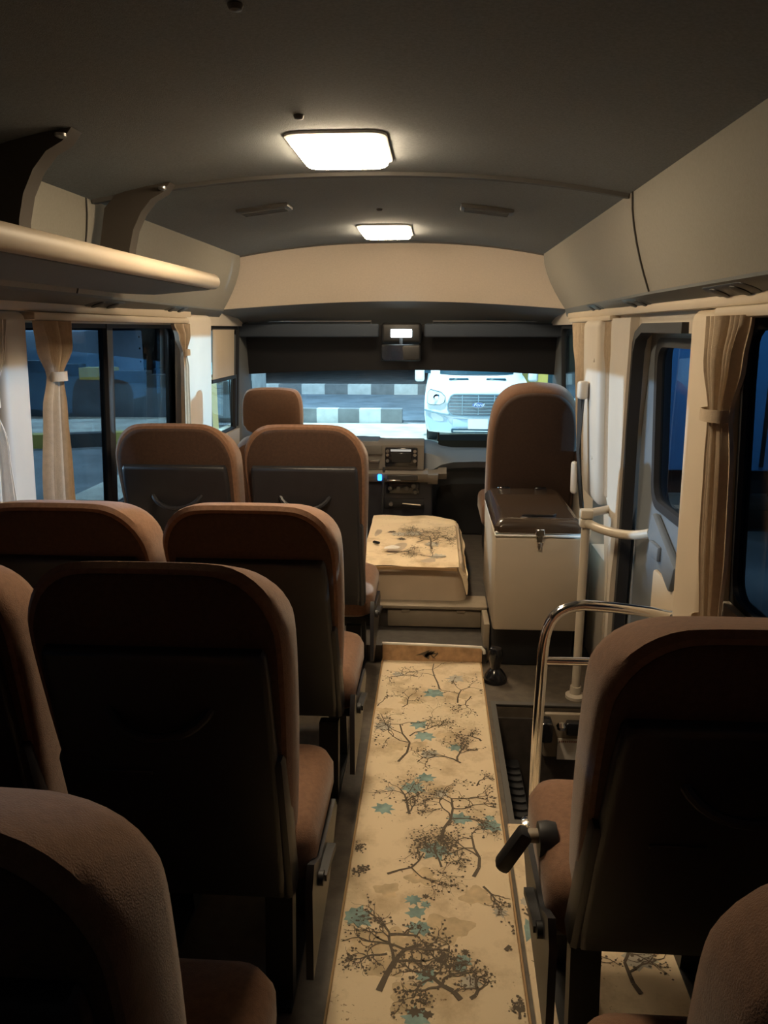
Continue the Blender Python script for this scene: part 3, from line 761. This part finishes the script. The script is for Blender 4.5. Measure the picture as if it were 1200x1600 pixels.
for x, z in ((-.268, .735), (-.108, .735), (-.268, .757), (-.108, .757), (-.108, .70), (-.268, .70)):
    b = MB(); b.lathe([(.001, .01), (.009, .01), (.010, 0)], (0, 0, 0), 12, lambda p, x=x, z=z: Vector((x+p.x, 4.452-p.z, z+p.y))); b.build('radio_knob', 'steel', stack)
b = MB(); b.rbox(-.41, -.30, 4.455, 4.475, .735, .79, .005, 2); b.rbox(-.38, -.315, 4.445, 4.47, .69, .705, .004, 1); b.build('switch_panel', 'grey_plastic', stack)
b = MB(); b.rbox(-.375, -.32, 4.442, 4.447, .692, .703, .001, 1); b.build('switch_bezel', 'steel', stack)
b = MB(); b.rbox(-.325, -.30, 4.425, 4.44, .585, .622, .004, 1); b.build('lit_switch', 'switch_blue', stack)
b = MB(); b.rbox(-.27, -.09, 4.43, 4.445, .588, .618, .004, 1); b.build('storage_slot', 'black', stack)
b = MB(); b.rbox(-.27, -.19, 4.424, 4.434, .586, .591, .002, 1); b.build('slot_lip', 'steel', stack)
b = MB(); b.prism([(4.58, .60), (4.50, .78), (4.52, .806), (4.70, .81), (4.85, .76)], 'x', -.95, -.33); b.build('instrument_hood', 'dash_plastic', ds)
b = MB(); b.rbox(-.46, .0, 4.52, 4.75, .19, .58, .02, 2); lc = b.build('lower_console', 'panel_plastic', ds)
b = MB(); b.rbox(-.28, -.08, 4.505, 4.525, .49, .56, .006, 2); b.build('heater_panel', 'gloss_black', lc)
for x, z in ((-.255, .525), (-.205, .525), (-.155, .525), (-.115, .54), (-.105, .505), (-.25, .43)):
    b = MB(); b.lathe([(.001, .018), (.012, .018), (.015, 0)], (0, 0, 0), 12, lambda p, x=x, z=z: Vector((x+p.x, 4.506-p.z, z+p.y))); b.build('knob', 'grey_plastic', lc)
b = MB(); b.tube([(-.185, 4.505, .437), (-.18, 4.49, .437), (-.07, 4.485, .428), (-.062, 4.505, .428)], .006, 8); b.build('ashtray_handle', 'chrome', lc)
b = MB(); b.rbox(-.29, -.05, 4.51, 4.53, .40, .46, .005, 2); b.build('ashtray', 'black', lc)
b = MB(); b.rbox(.02, .76, 4.74, 4.9, .18, .62, .02, 2); b.build('glovebox_panel', 'black', ds)
b = MB(); b.prism([(4.78, .735), (4.80, .775), (5.0, .785), (5.0, .72)], 'x', .03, .77); b.build('dash_shelf', 'shelf_dark', ds)
b = MB(); b.tube([(.03, 4.80, .77), (.03, 4.80, .825)], .007, 8); b.build('vent_peg', 'black', ds)
# small lever and wire things around the engine cover
b = MB(); b.tube(bez((-.30, 4.42, .30), (-.30, 4.43, .45), (-.29, 4.44, .55), (-.29, 4.46, .66), 10), .008, 8); tag(b.build('gear_lever', 'black'), 'thin dark lever rising beside the engine cover, left of radio console', 'lever')

# ------------------------------------------------------------------ visors, mirror, map lamp
for (x0, x1, lb) in ((-1.19, -.335, 'grey sun visor folded up on the left of the mirror'), (-.065, .785, 'grey sun visor folded up on the right of the mirror')):
    v = MB(); v.rbox(x0, x1, 4.70, 4.725, 1.405, 1.485, .012, 3, rot('X', 8, (0, 4.71, 1.48)))
    o = v.build('sun_visor', 'visor'); tag(o, lb, 'sun visor', 'sun visors')
    v = MB(); v.tube([(x0+.05, 4.72, 1.48), (x0+.05, 4.76, 1.50), (x1-.05, 4.76, 1.50), (x1-.05, 4.72, 1.48)], .006, 8); v.build('hinge_rod', 'steel', o)
m_ = thing('map_lamp', 'small lit white lamp unit above the rear-view mirror', 'lamp', (-.20, 4.68, 1.40))
b = MB(); b.rbox(-.12, .12, -.01, .10, -.03, .09, .02, 3); b.build('housing', 'black', m_)
b = MB(); b.rbox(-.063, .063, -.018, -.006, .005, .052, .006, 2); b.build('lamp_lens', 'map_lamp_on', m_)
m_ = thing('rear_view_mirror', 'interior rear-view mirror hanging beneath the lit map lamp', 'mirror', (-.20, 4.60, 1.315))
b = MB(); b.rbox(-.118, .118, 0, .03, -.045, .05, .022, 4); b.build('mirror_housing', 'black', m_)
b = MB(); b.prism(rrect(-.11, .11, -.039, .044, .018), 'y', -.002, 0); o = b.build('mirror_glass', 'mirror_face', m_); o.rotation_euler = (math.radians(-1), 0, math.radians(8.5))
b = MB(); b.tube([(0, .02, .04), (0, .06, .08)], .01, 8); b.build('mirror_stem', 'black', m_)

# ------------------------------------------------------------------ ceiling lamps and fittings
def ceil_z(x, y=0): return 1.81+.09*(1-abs((x-CX)/.757)**2.3)
def ceiling_lamp(y0, y1, x, label):
    o = thing('ceiling_lamp', label, 'ceiling lamp', (x, (y0+y1)/2, 1.897), group='lit ceiling lamps')
    h = (y1-y0)/2
    b = MB(); b.loft([[(p[0], p[1], z) for p in rrect(-.118*k, .118*k, -h*k, h*k, .04)] for z, k in ((.006, 1.04), (-.004, 1.04), (-.007, 1.0))]); b.build('lamp_base', 'white', o)
    b = MB(); b.loft([[(p[0], p[1], z) for p in rrect(-.112*k, .112*k, -h*.97*k, h*.97*k, .035, 3)] for z, k in ((-.006, 1), (-.017, .98), (-.022, .93))]); b.build('lamp_diffuser', 'lamp_on', o)
    return o
ceiling_lamp(1.93, 2.26, -.243, 'nearer lit rectangular ceiling lamp, larger in view')
ceiling_lamp(3.55, 3.95, -.235, 'farther lit ceiling lamp close to the front header')
for x, y, lb in ((-.625, 2.93, 'flat grey ceiling vent left of the farther lamp'), (.18, 2.98, 'flat grey ceiling vent right of the farther lamp')):
    z = ceil_z(x); sl = -math.atan(.09*2.3*abs((x-CX)/.757)**1.3/.757)*(1 if x > CX else -1)
    o = thing('ceiling_vent', lb, 'vent', (x, y, z), group='ceiling vents'); o.rotation_euler = (0, -sl, 0)
    b = MB(); b.rbox(-.095, .095, -.055, .055, -.014, .004, .006, 2); b.build('frame', 'grey_plastic', o)
    for k in range(4):
        b = MB(); b.box(-.08, .08, -.038+k*.022, -.03+k*.022, -.018, -.013); b.build('slat', 'grey_trim', o)
for x, y, lb in ((-.30, 1.79, 'small round fastener in roof lining just behind nearer lamp'), (-.29, 1.21, 'small round fastener in roof lining farthest from the lamps'), (-.22, 3.12, 'small round fastener in roof lining between the lamps')):
    b = MB(); b.lathe([(.010, .004), (.012, 0), (.009, -.006), (.002, -.008)], (0, 0, 0), 12)
    o = b.build('lining_fastener', 'grey_plastic', loc=(x, y, ceil_z(x)-.002)); tag(o, lb, 'fastener', 'lining fasteners')

# air outlets under the coves
def cove_pt(side, y, t):
    f = max(0, (y-2.2)/2.0); b_ = .83+.07*min(1, f); wx = (xr(1.515)-CX) if side > 0 else (CX-xl(1.515))
    a = b_+(wx-b_)*t
    return Vector((CX+side*a, y, 1.55-.035*t)), math.atan2(.035, wx-b_)*side
for side, y, lb in ((1, 1.78, 'largest oval air outlet pair, nearest on right cove'), (1, 2.60, 'middle oval air outlet pair under right cove'), (1, 3.3, 'farthest oval air outlet pair under right cove'), (-1, 2.62, 'nearer oval air outlet pair beneath left luggage rack'), (-1, 3.38, 'farther oval air outlet pair near end of left luggage rack')):
    c, an = cove_pt(side, y, .45)
    o = thing('air_outlet', lb, 'air outlet', c, group='air outlets under the coves'); o.rotation_euler = (0, an, 0)
    b = MB(); b.loft([[(p[0], p[1], z) for p in rrect(-.028*k, .028*k, -.13*k, .13*k, .027*k)] for z, k in ((.002, 1), (-.002, 1), (-.004, .93))]); b.build('bezel', 'panel_plastic', o)
    for s_ in (-1, 1):
        b = MB(); b.lathe([(.024, -.003), (.024, -.006), (.016, -.008), (.001, -.008)], (0, .06*s_, 0), 16); b.build('nozzle', 'black', o)

# ------------------------------------------------------------------ luggage rack on the left
rk = thing('luggage_rack', 'beige rolled-edge luggage rack along the left wall under the ceiling', 'luggage rack', (-.75, 1.0, 1.6))
T0 = Vector((-.75, 1.0, 1.6))
b = MB(); yy = [-1.25-1.0+.3*i for i in range(13)] ; yy = [y for y in yy if y < 1.60] + [1.66]
rings = []
sec = [(.028*math.cos(2*PI*i/14)*.8, .025*math.sin(2*PI*i/14)) for i in range(14)]
b.loft([[(x*k, y, z*k+.007) for x, z in sec] for y, k in [(yy[0], 1)] + [(y, 1) for y in yy[1:]] + [(1.675, .85), (1.685, .5)]])
b.build('front_rail', 'beige', rk)
b = MB(); b.prism([(-.005, -.02), (-.20, -.036), (-.33, -.030), (-.33, -.016), (-.20, -.02), (-.005, -.006)], 'y', -2.25, 1.64)
b.build('shelf', 'grey_trim', rk)
def bracket(y, w_):
    b = MB()
    pl = [(-.008, .258), (-.03, .232), (-.067, .213), (-.099, .178), (-.125, .131), (-.14, .078), (-.15, -.02), (-.235, -.02), (-.227, .088), (-.205, .19), (-.17, .226), (-.11, .243)]
    b.prism([(x, z) for x, z in pl], 'y', y-w_/2, y+w_/2)
    o = b.build('bracket', 'bracket', rk)
    b = MB(); b.lathe([(.012, 0), (.012, -.006), (.004, -.01)], (-.03, y-w_*.6, .245), 10); b.build('bracket_screw', 'steel', o)
bracket(1.32, .05); bracket(.71, .05); bracket(-.2, .05)

# ------------------------------------------------------------------ curtains
def curtain(name, side, prof, label, m='curtain', folds=9, amp=.02, ties=(), off=.035):
    """prof: (z, y centre, half width, fold amplitude)"""
    b = MB(); n = folds*6; rings = []
    ph = random.random()*6
    zs = [p[0] for p in prof]
    steps = []
    for i in range(len(prof)-1):
        for k in range(5):
            t = k/5; a, c = prof[i], prof[i+1]; t2 = t*t*(3-2*t)
            steps.append((a[0]+(c[0]-a[0])*t, a[1]+(c[1]-a[1])*t2, a[2]+(c[2]-a[2])*t2, a[3]+(c[3]-a[3])*t2))
    steps.append(prof[-1])
    for z, yc, hw, am in steps:
        ring = []
        for j in range(n+1):
            u = -1+2*j/n
            d = off+am*(1+math.sin(u*folds*PI/1.0+ph+.6*math.sin(3*u)))
            x = (xr(z)-d) if side > 0 else (xl(z)+d)
            ring.append((x, yc+hw*u, z))
        rings.append(ring)
    b.loft(rings, closed=False)
    th = b.build(name, m, recalc=False, smooth=80)
    md = th.modifiers.new('thickness', 'SOLIDIFY'); md.thickness = .003
    tag(th, label, 'curtain', 'tied-back side curtains')
    for z, yc, hw in ties:
        b = MB(); x = (xr(z)-off) if side > 0 else (xl(z)+off)
        dd = -1 if side > 0 else 1
        b.loft([[(x+(hw*.75*math.sin(2*PI*i/16)+.018)*dd, yc+hw*1.12*math.cos(2*PI*i/16), z+h) for i in range(16)] for h in (-.014, .014)], cap=False)
        t_ = b.build('tie_band', m, th); md = t_.modifiers.new('thickness', 'SOLIDIFY'); md.thickness = .003
    return th
curtain('curtain', -1, [(1.475, 2.25, .10, .012), (1.40, 2.25, .085, .016), (1.315, 2.25, .032, .01), (1.22, 2.24, .055, .012), (1.0, 2.235, .075, .014), (.76, 2.25, .085, .014)], 'beige curtain tied back on left beside the white pillar, left of the window', ties=((1.315, 2.25, .033),))
curtain('curtain', -1, [(1.475, 3.40, .11, .012), (1.42, 3.425, .08, .014), (1.345, 3.46, .025, .008), (1.28, 3.47, .035, .01), (1.0, 3.475, .042, .012), (.80, 3.475, .045, .012)], 'small beige curtain tied high at the front end of the left window', ties=((1.35, 3.46, .026),), folds=6)
curtain('curtain', -1, [(1.475, 1.86, .12, .012), (1.40, 1.865, .09, .016), (1.27, 1.88, .03, .01), (1.15, 1.88, .07, .014), (.95, 1.87, .10, .016), (.76, 1.86, .12, .016)], 'pale curtain at the far left edge, behind the white pillar', m='curtain_pale', ties=((1.27, 1.88, .031),))
curtain('curtain', 1, [(1.48, 1.785, .115, .012), (1.38, 1.79, .09, .016), (1.26, 1.81, .045, .012), (1.15, 1.80, .055, .014), (.95, 1.805, .06, .014), (.75, 1.82, .045, .01), (.66, 1.81, .06, .014), (.56, 1.81, .07, .014)], 'long beige curtain tied twice at right between door and dark window', ties=((.745, 1.82, .046), (1.26, 1.81, .046)))
curtain('curtain', 1, [(1.48, 3.065, .055, .010), (1.38, 3.065, .05, .012), (1.28, 3.065, .026, .01), (1.1, 3.07, .03, .01), (.8, 3.07, .035, .01)], 'narrow beige curtain gathered between the two front right pillars', folds=5, off=.015)
curtain('curtain', 1, [(1.48, 3.61, .13, .012), (1.40, 3.59, .11, .014), (1.28, 3.55, .08, .014), (1.1, 3.54, .07, .014), (.88, 3.53, .065, .012)], 'beige curtain gathered beside the front passenger seat', folds=7, off=.03)
b = MB(); b.box(XL-.004, XL, 4.08, 4.52, 1.185, 1.45, shL)
bl = b.build('window_blind', 'beige'); tag(bl, 'beige blind covering upper half of driver side window', 'blind')
b = MB(); b.box(XL-.012, XL+.006, 4.06, 4.56, 1.17, 1.19, shL); b.box(XL-.012, XL+.006, 4.54, 4.56, .88, 1.17, shL); b.box(XL-.012, XL+.006, 4.60, 4.62, .88, 1.45, shL)
struct(b, 'trim_17', 'rubber')

# ------------------------------------------------------------------ outside
ZG = -.72
b = MB(); b.box(-90, 90, -60, 120, ZG-.1, ZG); struct(b, 'ground', 'asphalt')
b = MB()
b.cur = 0
def kerb(pts, h, w_, ms, step, name, label, z0=ZG):
    mb = MB(); k = 0
    pts = [Vector((*p, 0)) for p in pts]
    for a, c in zip(pts, pts[1:]):
        L_ = (c-a).length; n = max(1, round(L_/step)); dv = (c-a)/n; nrm = Vector((-dv.y, dv.x, 0)).normalized()*w_
        for i in range(n):
            p, q = a+dv*i, a+dv*(i+1); mb.cur = k % 2; k += 1
            mb.loft([[(v.x, v.y, z) for v in (p, q, q+nrm, p+nrm)] for z in (z0, z0+h)])
    o = mb.build(name, ms, smooth=0); tag(o, label, 'kerb'); return o
kerb([(-14, 18.2), (-.75, 18.2)], .34, .3, ['kerb_white', 'kerb_grey'], .5, 'kerb', 'long white and grey striped kerb across the road, nearer one')
b = MB(); b.prism([(18.5, ZG), (18.5, ZG+.05), (26.1, ZG+.03), (26.1, ZG)], 'x', -16, 2.8); struct(b, 'median', 'slope')
kerb([(-14, 26.2), (2.6, 26.2)], .36, .3, ['kerb_white', 'kerb_grey'], .8, 'kerb', 'second striped kerb farther across the road, beyond the dark median')
b = MB(); b.box(-4.8, 9, 9.5, 18.15, ZG, ZG+.01); struct(b, 'headlit_ground', 'sand_lit_ground')  # paler patch puts the headlamps' bright pool into the ground colour
b = MB(); b.box(-60, 40, 44, 45, ZG, 5); b.box(-60, -59, -20, 45, ZG, 6); tag(b.build('boundary_wall', 'far_wall', smooth=0), 'long dark wall closing off the far side of the road', 'wall')
# rounded island kerb to the left
arc = [(-12.5, 9.6), (-10.6, 12.2), (-8.6, 13.6), (-6.9, 13.9), (-5.6, 14.4), (-5.2, 15.6), (-5.5, 17.2)]
kerb(arc, .26, .3, ['kerb_yellow', 'kerb_black'], .75, 'kerb', 'curved yellow and black kerb seen through the left window')
b = MB(); b.prism([(-30, 10), (-12.7, 9.9), (-10.7, 12.5), (-8.6, 13.95), (-6.9, 14.25), (-5.85, 14.7), (-5.5, 15.6), (-5.8, 17.2), (-30, 17.2)], 'z', ZG, ZG+.22); struct(b, 'pavement', 'sand_lit_ground')
b = MB(); k = 0
for i in range(10):
    zt = .98-.075*i
    b.cur = 2; b.box(-12+i*.78, -12+(i+1)*.78, 17.32, 17.68, ZG+.2, zt-.27)
    b.cur = 0 if i in (1, 5, 8) else 1; b.box(-12+i*.78, -12+(i+1)*.78, 17.3, 17.7, zt-.27, zt)
tag(b.build('road_barrier', ['kerb_yellow', 'kerb_black', 'slope'], smooth=0), 'low yellow and black painted barrier behind the curved kerb', 'barrier')
tr = thing('box_trailer', 'pale blue-lit box trailer parked left of the bus', 'trailer', (-10.9, 24.2, ZG))
b = MB(); b.rbox(-4.2, 1.72, -4.0, .0, .75, 2.15, .05, 2); b.build('cargo_box', 'container', tr)
b = MB(); b.box(-4.1, 1.5, -3.9, -.1, .55, .75)
b.build('chassis', 'black', tr)
for y in (-3.2, -2.2):
    for x in (-.9, 1.3):
        b = MB(); b.lathe([(.2, -.14), (.44, -.14), (.46, -.08), (.46, .08), (.44, .14), (.2, .14)], (0, 0, 0), 20, lambda p, x=x, y=y: Vector((x+p.z, y+p.x, .46+p.y))); b.build('wheel', 'rubber', tr)
for z in (1.2, 1.6, 1.95):
    b = MB(); b.lathe([(.001, .02), (.03, .02), (.035, 0)], (0, 0, 0), 8, lambda p, z=z: Vector((1.72+p.z, -.3+p.x, z+p.y))); b.build('marker_lamp', 'black', tr)

# lit kiosk seen through the driver's window
kk = thing('roadside_kiosk', 'brightly lit roadside kiosk seen through the driver side window', 'kiosk', (-6.0, 21, ZG))
b = MB(); b.box(-.75, .75, 0, 3, 0, 2.9); b.build('kiosk_wall', 'concrete', kk)
b = MB(); b.rbox(-.9, .9, -.5, 3.2, 2.9, 3.1, .03, 1); b.build('kiosk_roof', 'van_grey', kk)
for x in (-.38, .38):
    b = MB(); b.box(x-.31, x+.31, -.03, 0, .7, 1.3); b.build('lit_window', 'lit_window', kk)
    b = MB(); b.box(x-.31, x+.31, -.03, 0, 1.5, 2.4); b.build('dark_window', 'van_dark', kk)
sg = thing('striped_post', 'lit yellow striped sign post in front of the kiosk', 'sign post', (-4.45, 15.2, ZG))
b = MB(); b.box(-.18, .12, -.03, .03, 0, 1.25); b.build('post_board', 'lit_yellow', sg)
b = MB(); b.box(-.21, -.17, -.05, .05, 0, 1.3); b.box(-.21, .13, -.05, .05, 1.25, 1.3); b.build('post_edge', 'black', sg)
b = MB()
for x in (-.09, 0.0): b.box(x, x+.02, -.036, -.03, 0, 1.25)
b.build('stripe', 'kerb_grey', sg)

yb = thing('yellow_shop', 'yellow walled building to the right beyond the parked van', 'building', (5.6, 25, ZG))
b = MB(); b.box(-2.3, 6, 0, 6, 0, 2.0); b.build('shop_wall', 'yellow_wall', yb)
b = MB(); b.box(-2.4, 6, -.4, 6, 2.0, 4.2); b.build('shop_fascia', 'container', yb)
b = MB(); b.box(-2.0, -1.2, -.03, 0, 0, 1.6); b.build('shop_door', 'van_dark', yb)
lo = thing('blue_lorry', 'blue box lorry parked outside, visible through the door glass', 'lorry', (3.35, 8.0, ZG))
b = MB(); b.rbox(-1.15, 1.15, 0, 5.5, .75, 3.0, .04, 2); b.build('cargo_box', 'lorry_blue', lo)
b = MB(); b.box(-.02, .02, -.015, 0, .8, 2.95); b.build('door_seam', 'black', lo)
b = MB(); b.box(-1.0, 1.0, .1, 5.6, .5, .75); b.build('chassis', 'black', lo)
for x in (-.9, .9):
    for y in (1.2, 5.0):
        b = MB(); b.lathe([(.2, -.14), (.42, -.14), (.44, -.08), (.44, .08), (.42, .14), (.2, .14)], (0, 0, 0), 20, lambda p, x=x, y=y: Vector((x+p.z, y+p.x, .44+p.y))); b.build('wheel', 'rubber', lo)

# ------------------------------------------------------------------ white van facing the bus
VX, VY = .83, 14.6
vn = thing('white_van', 'white van with dark slatted grille parked facing the windscreen', 'van', (VX, VY, ZG))
def vsec(hw, y, z, r, yb=5.4):
    pts = []
    # front edge bows out: centre foremost
    for i in range(13):
        u = -1+2*i/12
        pts.append((hw*u*(1-.0), y+r*abs(u)**3.2, z))
    pts += [(hw, y+r+.6, z), (hw, yb, z), (-hw, yb, z), (-hw, y+r+.6, z)]
    return pts
zz = 0
b = MB(); b.loft([vsec(.93, .10, .24, .30), vsec(.98, .02, .32, .32), vsec(1.01, .0, .55, .34), vsec(1.015, .02, .70, .34), vsec(1.01, .05, .90, .34), vsec(.99, .14, 1.08, .34), vsec(.96, .40, 1.19, .30), vsec(.93, .68, 1.27, .25), vsec(.90, .74, 1.305, .22), vsec(.86, 1.55, 2.05, .2), vsec(.82, 1.85, 2.30, .2), vsec(.78, 2.2, 2.38, .2)])
b.build('body', 'van_white', vn)
b = MB(); b.loft([[(x*.93, y-.03, z) for x, y, z in vsec(.88, .74, 1.315, .22)[:13]], [(x*.95, y-.03, z) for x, y, z in vsec(.84, 1.5, 2.0, .2)[:13]], [(x*.95, y+.01, z) for x, y, z in vsec(.84, 1.5, 2.0, .2)[:13]], [(x*.93, y+.01, z) for x, y, z in vsec(.88, .74, 1.315, .22)[:13]]], cap=False, closed=False)
b.build('windscreen', 'van_dark', vn)
def bow(x, y): return y+.34*abs(x)**3.2
# grille
gpoly = [(-.46, .985), (.46, .985), (.52, .95), (.575, .80), (.57, .70), (.52, .62), (.46, .59), (-.46, .59), (-.52, .62), (-.57, .70), (-.575, .80), (-.52, .95)]
def gy(z): return -.02+.10*max(0, z-.7)
def plate(poly, d0, d1, tf=None):
    mb = MB(); n = len(poly)
    mb.loft([[(x, bow(x, gy(z))+d0, z) for x, z in poly], [(x, bow(x, gy(z))+d1, z) for x, z in poly]]); return mb
g_ = plate(gpoly, -.02, .12).build('grille', 'van_dark', vn)
b = MB(); b.tube([(x, bow(x, gy(z))-.02, z) for x, z in gpoly+gpoly[:1]], .016, 6); b.build('grille_surround', 'van_grey', g_)
for z in (.64, .70, .76, .82, .88, .935):
    hw = .50 if z < .66 or z > .92 else .545
    b = MB(); b.strip([(hw*u, bow(hw*u, gy(z))-.03, z) for u in (-1, -.6, -.2, .2, .6, 1)], .02, .011); b.build('grille_slat', 'van_grey', g_)
for x in (-.3, 0, .3):
    b = MB(); b.box(x-.008, x+.008, bow(x, -.0)-.045, bow(x, 0)+.02, .61, .97); b.build('grille_bar', 'van_grey', g_)
b = MB(); b.lathe([(.001, .022), (.112, .022), (.122, .012), (.124, 0)], (0, 0, 0), 24, lambda p: Vector((p.x, -.055-p.z, .795+p.y*.40))); bd = b.build('badge', 'badge_blue', g_)
b = MB(); b.tube([(.122*math.cos(2*PI*i/28), -.07, .795+.049*math.sin(2*PI*i/28)) for i in range(29)], .006, 6); b.build('badge_rim', 'chrome', bd)
tx = bpy.data.curves.new('t', 'FONT'); tx.body = 'Ford'; tx.size = .085; tx.shear = .35; tx.align_x = 'CENTER'; tx.align_y = 'CENTER'; tx.extrude = .002
to = bpy.data.objects.new('t', tx); COL.objects.link(to); bpy.context.view_layer.update()
me = bpy.data.meshes.new_from_object(to.evaluated_get(bpy.context.evaluated_depsgraph_get())); bpy.data.objects.remove(to)
me.materials.clear(); me.materials.append(M['white'])
lt = bpy.data.objects.new('badge_lettering', me); COL.objects.link(lt); lt.parent = bd; lt.location = (0, -.081, .797); lt.rotation_euler = (PI/2, 0, 0); lt.scale = (1.15, 1, 1)
for sx in (-1, 1):
    hp = [(.62, .94), (.70, 1.02), (.90, 1.06), (.955, 1.0), (.96, .80), (.90, .77), (.72, .78), (.64, .83)]
    pl = [(sx*x, z) for x, z in hp]
    h_ = plate(pl, -.015, .12).build('headlight', 'lamp_glass', vn)
    b = MB(); b.tube([(x, bow(x, gy(z))-.012, z) for x, z in pl+pl[:1]], .006, 6); b.build('headlight_rim', 'van_dark', h_)
    b = MB(); b.lathe([(.07, 0), (.06, -.02), (.03, -.03)], (0, 0, 0), 14, lambda p, sx=sx: Vector((sx*.78+p.x, bow(.78, gy(.9))-.02+p.z*.3, .91+p.y))); b.build('headlight_reflector', 'chrome', h_)
    b = MB(); b.rbox(min(sx*.17, sx*.55), max(sx*.17, sx*.55), .50, .56, 1.215, 1.24, .01, 1, rot('X', 18, (0, .5, 1.22))); b.build('hood_vent', 'van_dark', vn)
    b = MB(); b.rbox(min(sx*1.03, sx*1.22), max(sx*1.03, sx*1.22), .95, 1.15, 1.16, 1.48, .05, 3); mm = b.build('side_mirror', 'van_white', vn)
    b = MB(); b.strip([(sx*.92, 1.1, 1.35), (sx*1.08, 1.05, 1.36)], .08, .06); b.build('mirror_arm', 'van_dark', mm)
    b = MB(); b.prism([(sx*.30, .30), (sx*.90, .28), (sx*.98, .45), (sx*.99, .66), (sx*.60, .56), (sx*.52, .44)], 'y', 0, .02, lambda p: Vector((p.x, bow(p.x, -.03)+p.y, p.z))); b.build('bumper_corner', 'van_grey' if False else 'container', vn)
    b = MB(); b.lathe([(.2, -.11), (.33, -.11), (.35, -.07), (.35, .07), (.33, .11), (.2, .11)], (0, 0, 0), 24, lambda p, sx=sx: Vector((sx*.86+p.z, 1.0+p.x, .35+p.y))); b.build('wheel', 'rubber', vn)
b = MB(); b.strip([(u, bow(u, -.03), .565+.10*abs(u)**2) for u in [-1+.1*i for i in range(21)]], .04, .03, (0, 0, 1)); b.build('bumper_line', 'van_grey', vn)
b = MB(); b.rbox(-.50, .50, -.03, .06, .26, .34, .02, 2); li = b.build('lower_intake', 'van_dark', vn)
b = MB(); b.strip([(-.46, -.04, .30), (.46, -.04, .30)], .01, .012); b.build('intake_bar', 'van_white', li)
b = MB(); b.rbox(-.48, .48, -.022, .05, .36, .53, .02, 2); b.build('plate_recess', 'container', vn)
b = MB(); b.rbox(-.19, .19, -.05, -.02, .34, .53, .006, 1); b.build('number_plate', 'white', vn)

# ------------------------------------------------------------------ light
def spot(name, loc, target, energy, col, size, blend=.3, rad=.08):
    l = bpy.data.lights.new(name, 'SPOT'); l.energy = energy; l.color = col; l.spot_size = math.radians(size); l.spot_blend = blend; l.shadow_soft_size = rad
    o = bpy.data.objects.new(name, l); COL.objects.link(o); o.location = loc
    o.rotation_euler = (Vector(target)-Vector(loc)).to_track_quat('-Z', 'Y').to_euler(); return o
spot('headlamp_left_beam', (-.95, 5.6, -.05), (-1.2, 16, -.75), 1000, (.80, .93, 1), 80, .5)
spot('headlamp_right_beam', (.55, 5.6, -.05), (-.3, 16, -.75), 1000, (.80, .93, 1), 80, .5)
# street lamps on both sides, with added fill lights among them
spot('street_lamp_left', (-16, 3.0, 2.8), (.7, 2.75, 1.42), 30000, (.82, .92, 1), 5.6, .15, .10)
spot('lorry_fill', (3.0, 5.4, 3.6), (3.2, 8.0, .7), 300, (.6, .85, 1), 70, .5, .1)  # added spot that only brightens the lorry's rear face
spot('street_lamp_right', (15, 5.5, 1.75), (-1.2, 2.85, 1.1), 17000, (.42, .74, 1), 9, .3, .10)
spot('street_lamp_road', (-14, 20, 7), (-8, 12, 0), 9000, (.55, .80, 1), 110, .6, .3)
pl_ = bpy.data.lights.new('forecourt_fill', 'POINT'); pl_.energy = 320; pl_.color = (.55, .82, 1); pl_.shadow_soft_size = .25  # added point light brightening trailer, ground and dash; no known lamp
po_ = bpy.data.objects.new('forecourt_fill', pl_); COL.objects.link(po_); po_.location = (1.0, 9.5, 6.5)
spot('street_lamp_ahead', (-1.2, 13.0, 6.5), (-1.2, 14.2, ZG), 6000, (.72, .93, 1), 112, .5, .25)
pl_ = bpy.data.lights.new('rear_fill', 'POINT'); pl_.energy = 110; pl_.color = (.45, .72, 1); pl_.shadow_soft_size = .25  # added point light for the lorry's rear and the ground at right
po_ = bpy.data.objects.new('rear_fill', pl_); COL.objects.link(po_); po_.location = (6.0, 3.0, 5.0)
spot('street_lamp_shop', (6, 18, 6), (5.5, 25, 0), 5000, (.95, .95, .85), 90, .6, .3)
spot('street_lamp_median', (-4, 22, 7), (-2, 24, 0), 7000, (.65, .82, 1), 120, .6, .3)

wd = bpy.data.worlds.new('dusk'); S.world = wd; wd.use_nodes = True
nt = wd.node_tree; bg = nt.nodes['Background']
tc = nt.nodes.new('ShaderNodeTexCoord'); sp = nt.nodes.new('ShaderNodeSeparateXYZ'); rp = nt.nodes.new('ShaderNodeValToRGB')
nt.links.new(tc.outputs['Generated'], sp.inputs[0]); nt.links.new(sp.outputs['Z'], rp.inputs['Fac']); nt.links.new(rp.outputs['Color'], bg.inputs['Color'])
e = rp.color_ramp.elements; e[0].position = 0; e[0].color = (.02, .075, .14, 1); e[1].position = .35; e[1].color = (.003, .008, .02, 1)
bg.inputs['Strength'].default_value = 1

# ------------------------------------------------------------------ camera
cd = bpy.data.cameras.new('camera'); cam = bpy.data.objects.new('camera', cd); COL.objects.link(cam)
cd.sensor_fit = 'VERTICAL'; cd.sensor_height = 36; cd.lens = 27; cd.clip_start = .02; cd.clip_end = 300
cam.location = (0, 0, HC); cam.rotation_euler = (PI/2-P_, 0, YAW)
S.camera = cam
S.view_settings.view_transform = 'Standard'; S.view_settings.look = 'None'; S.view_settings.gamma = 1; S.view_settings.exposure = 0
S.view_settings.use_curve_mapping = False
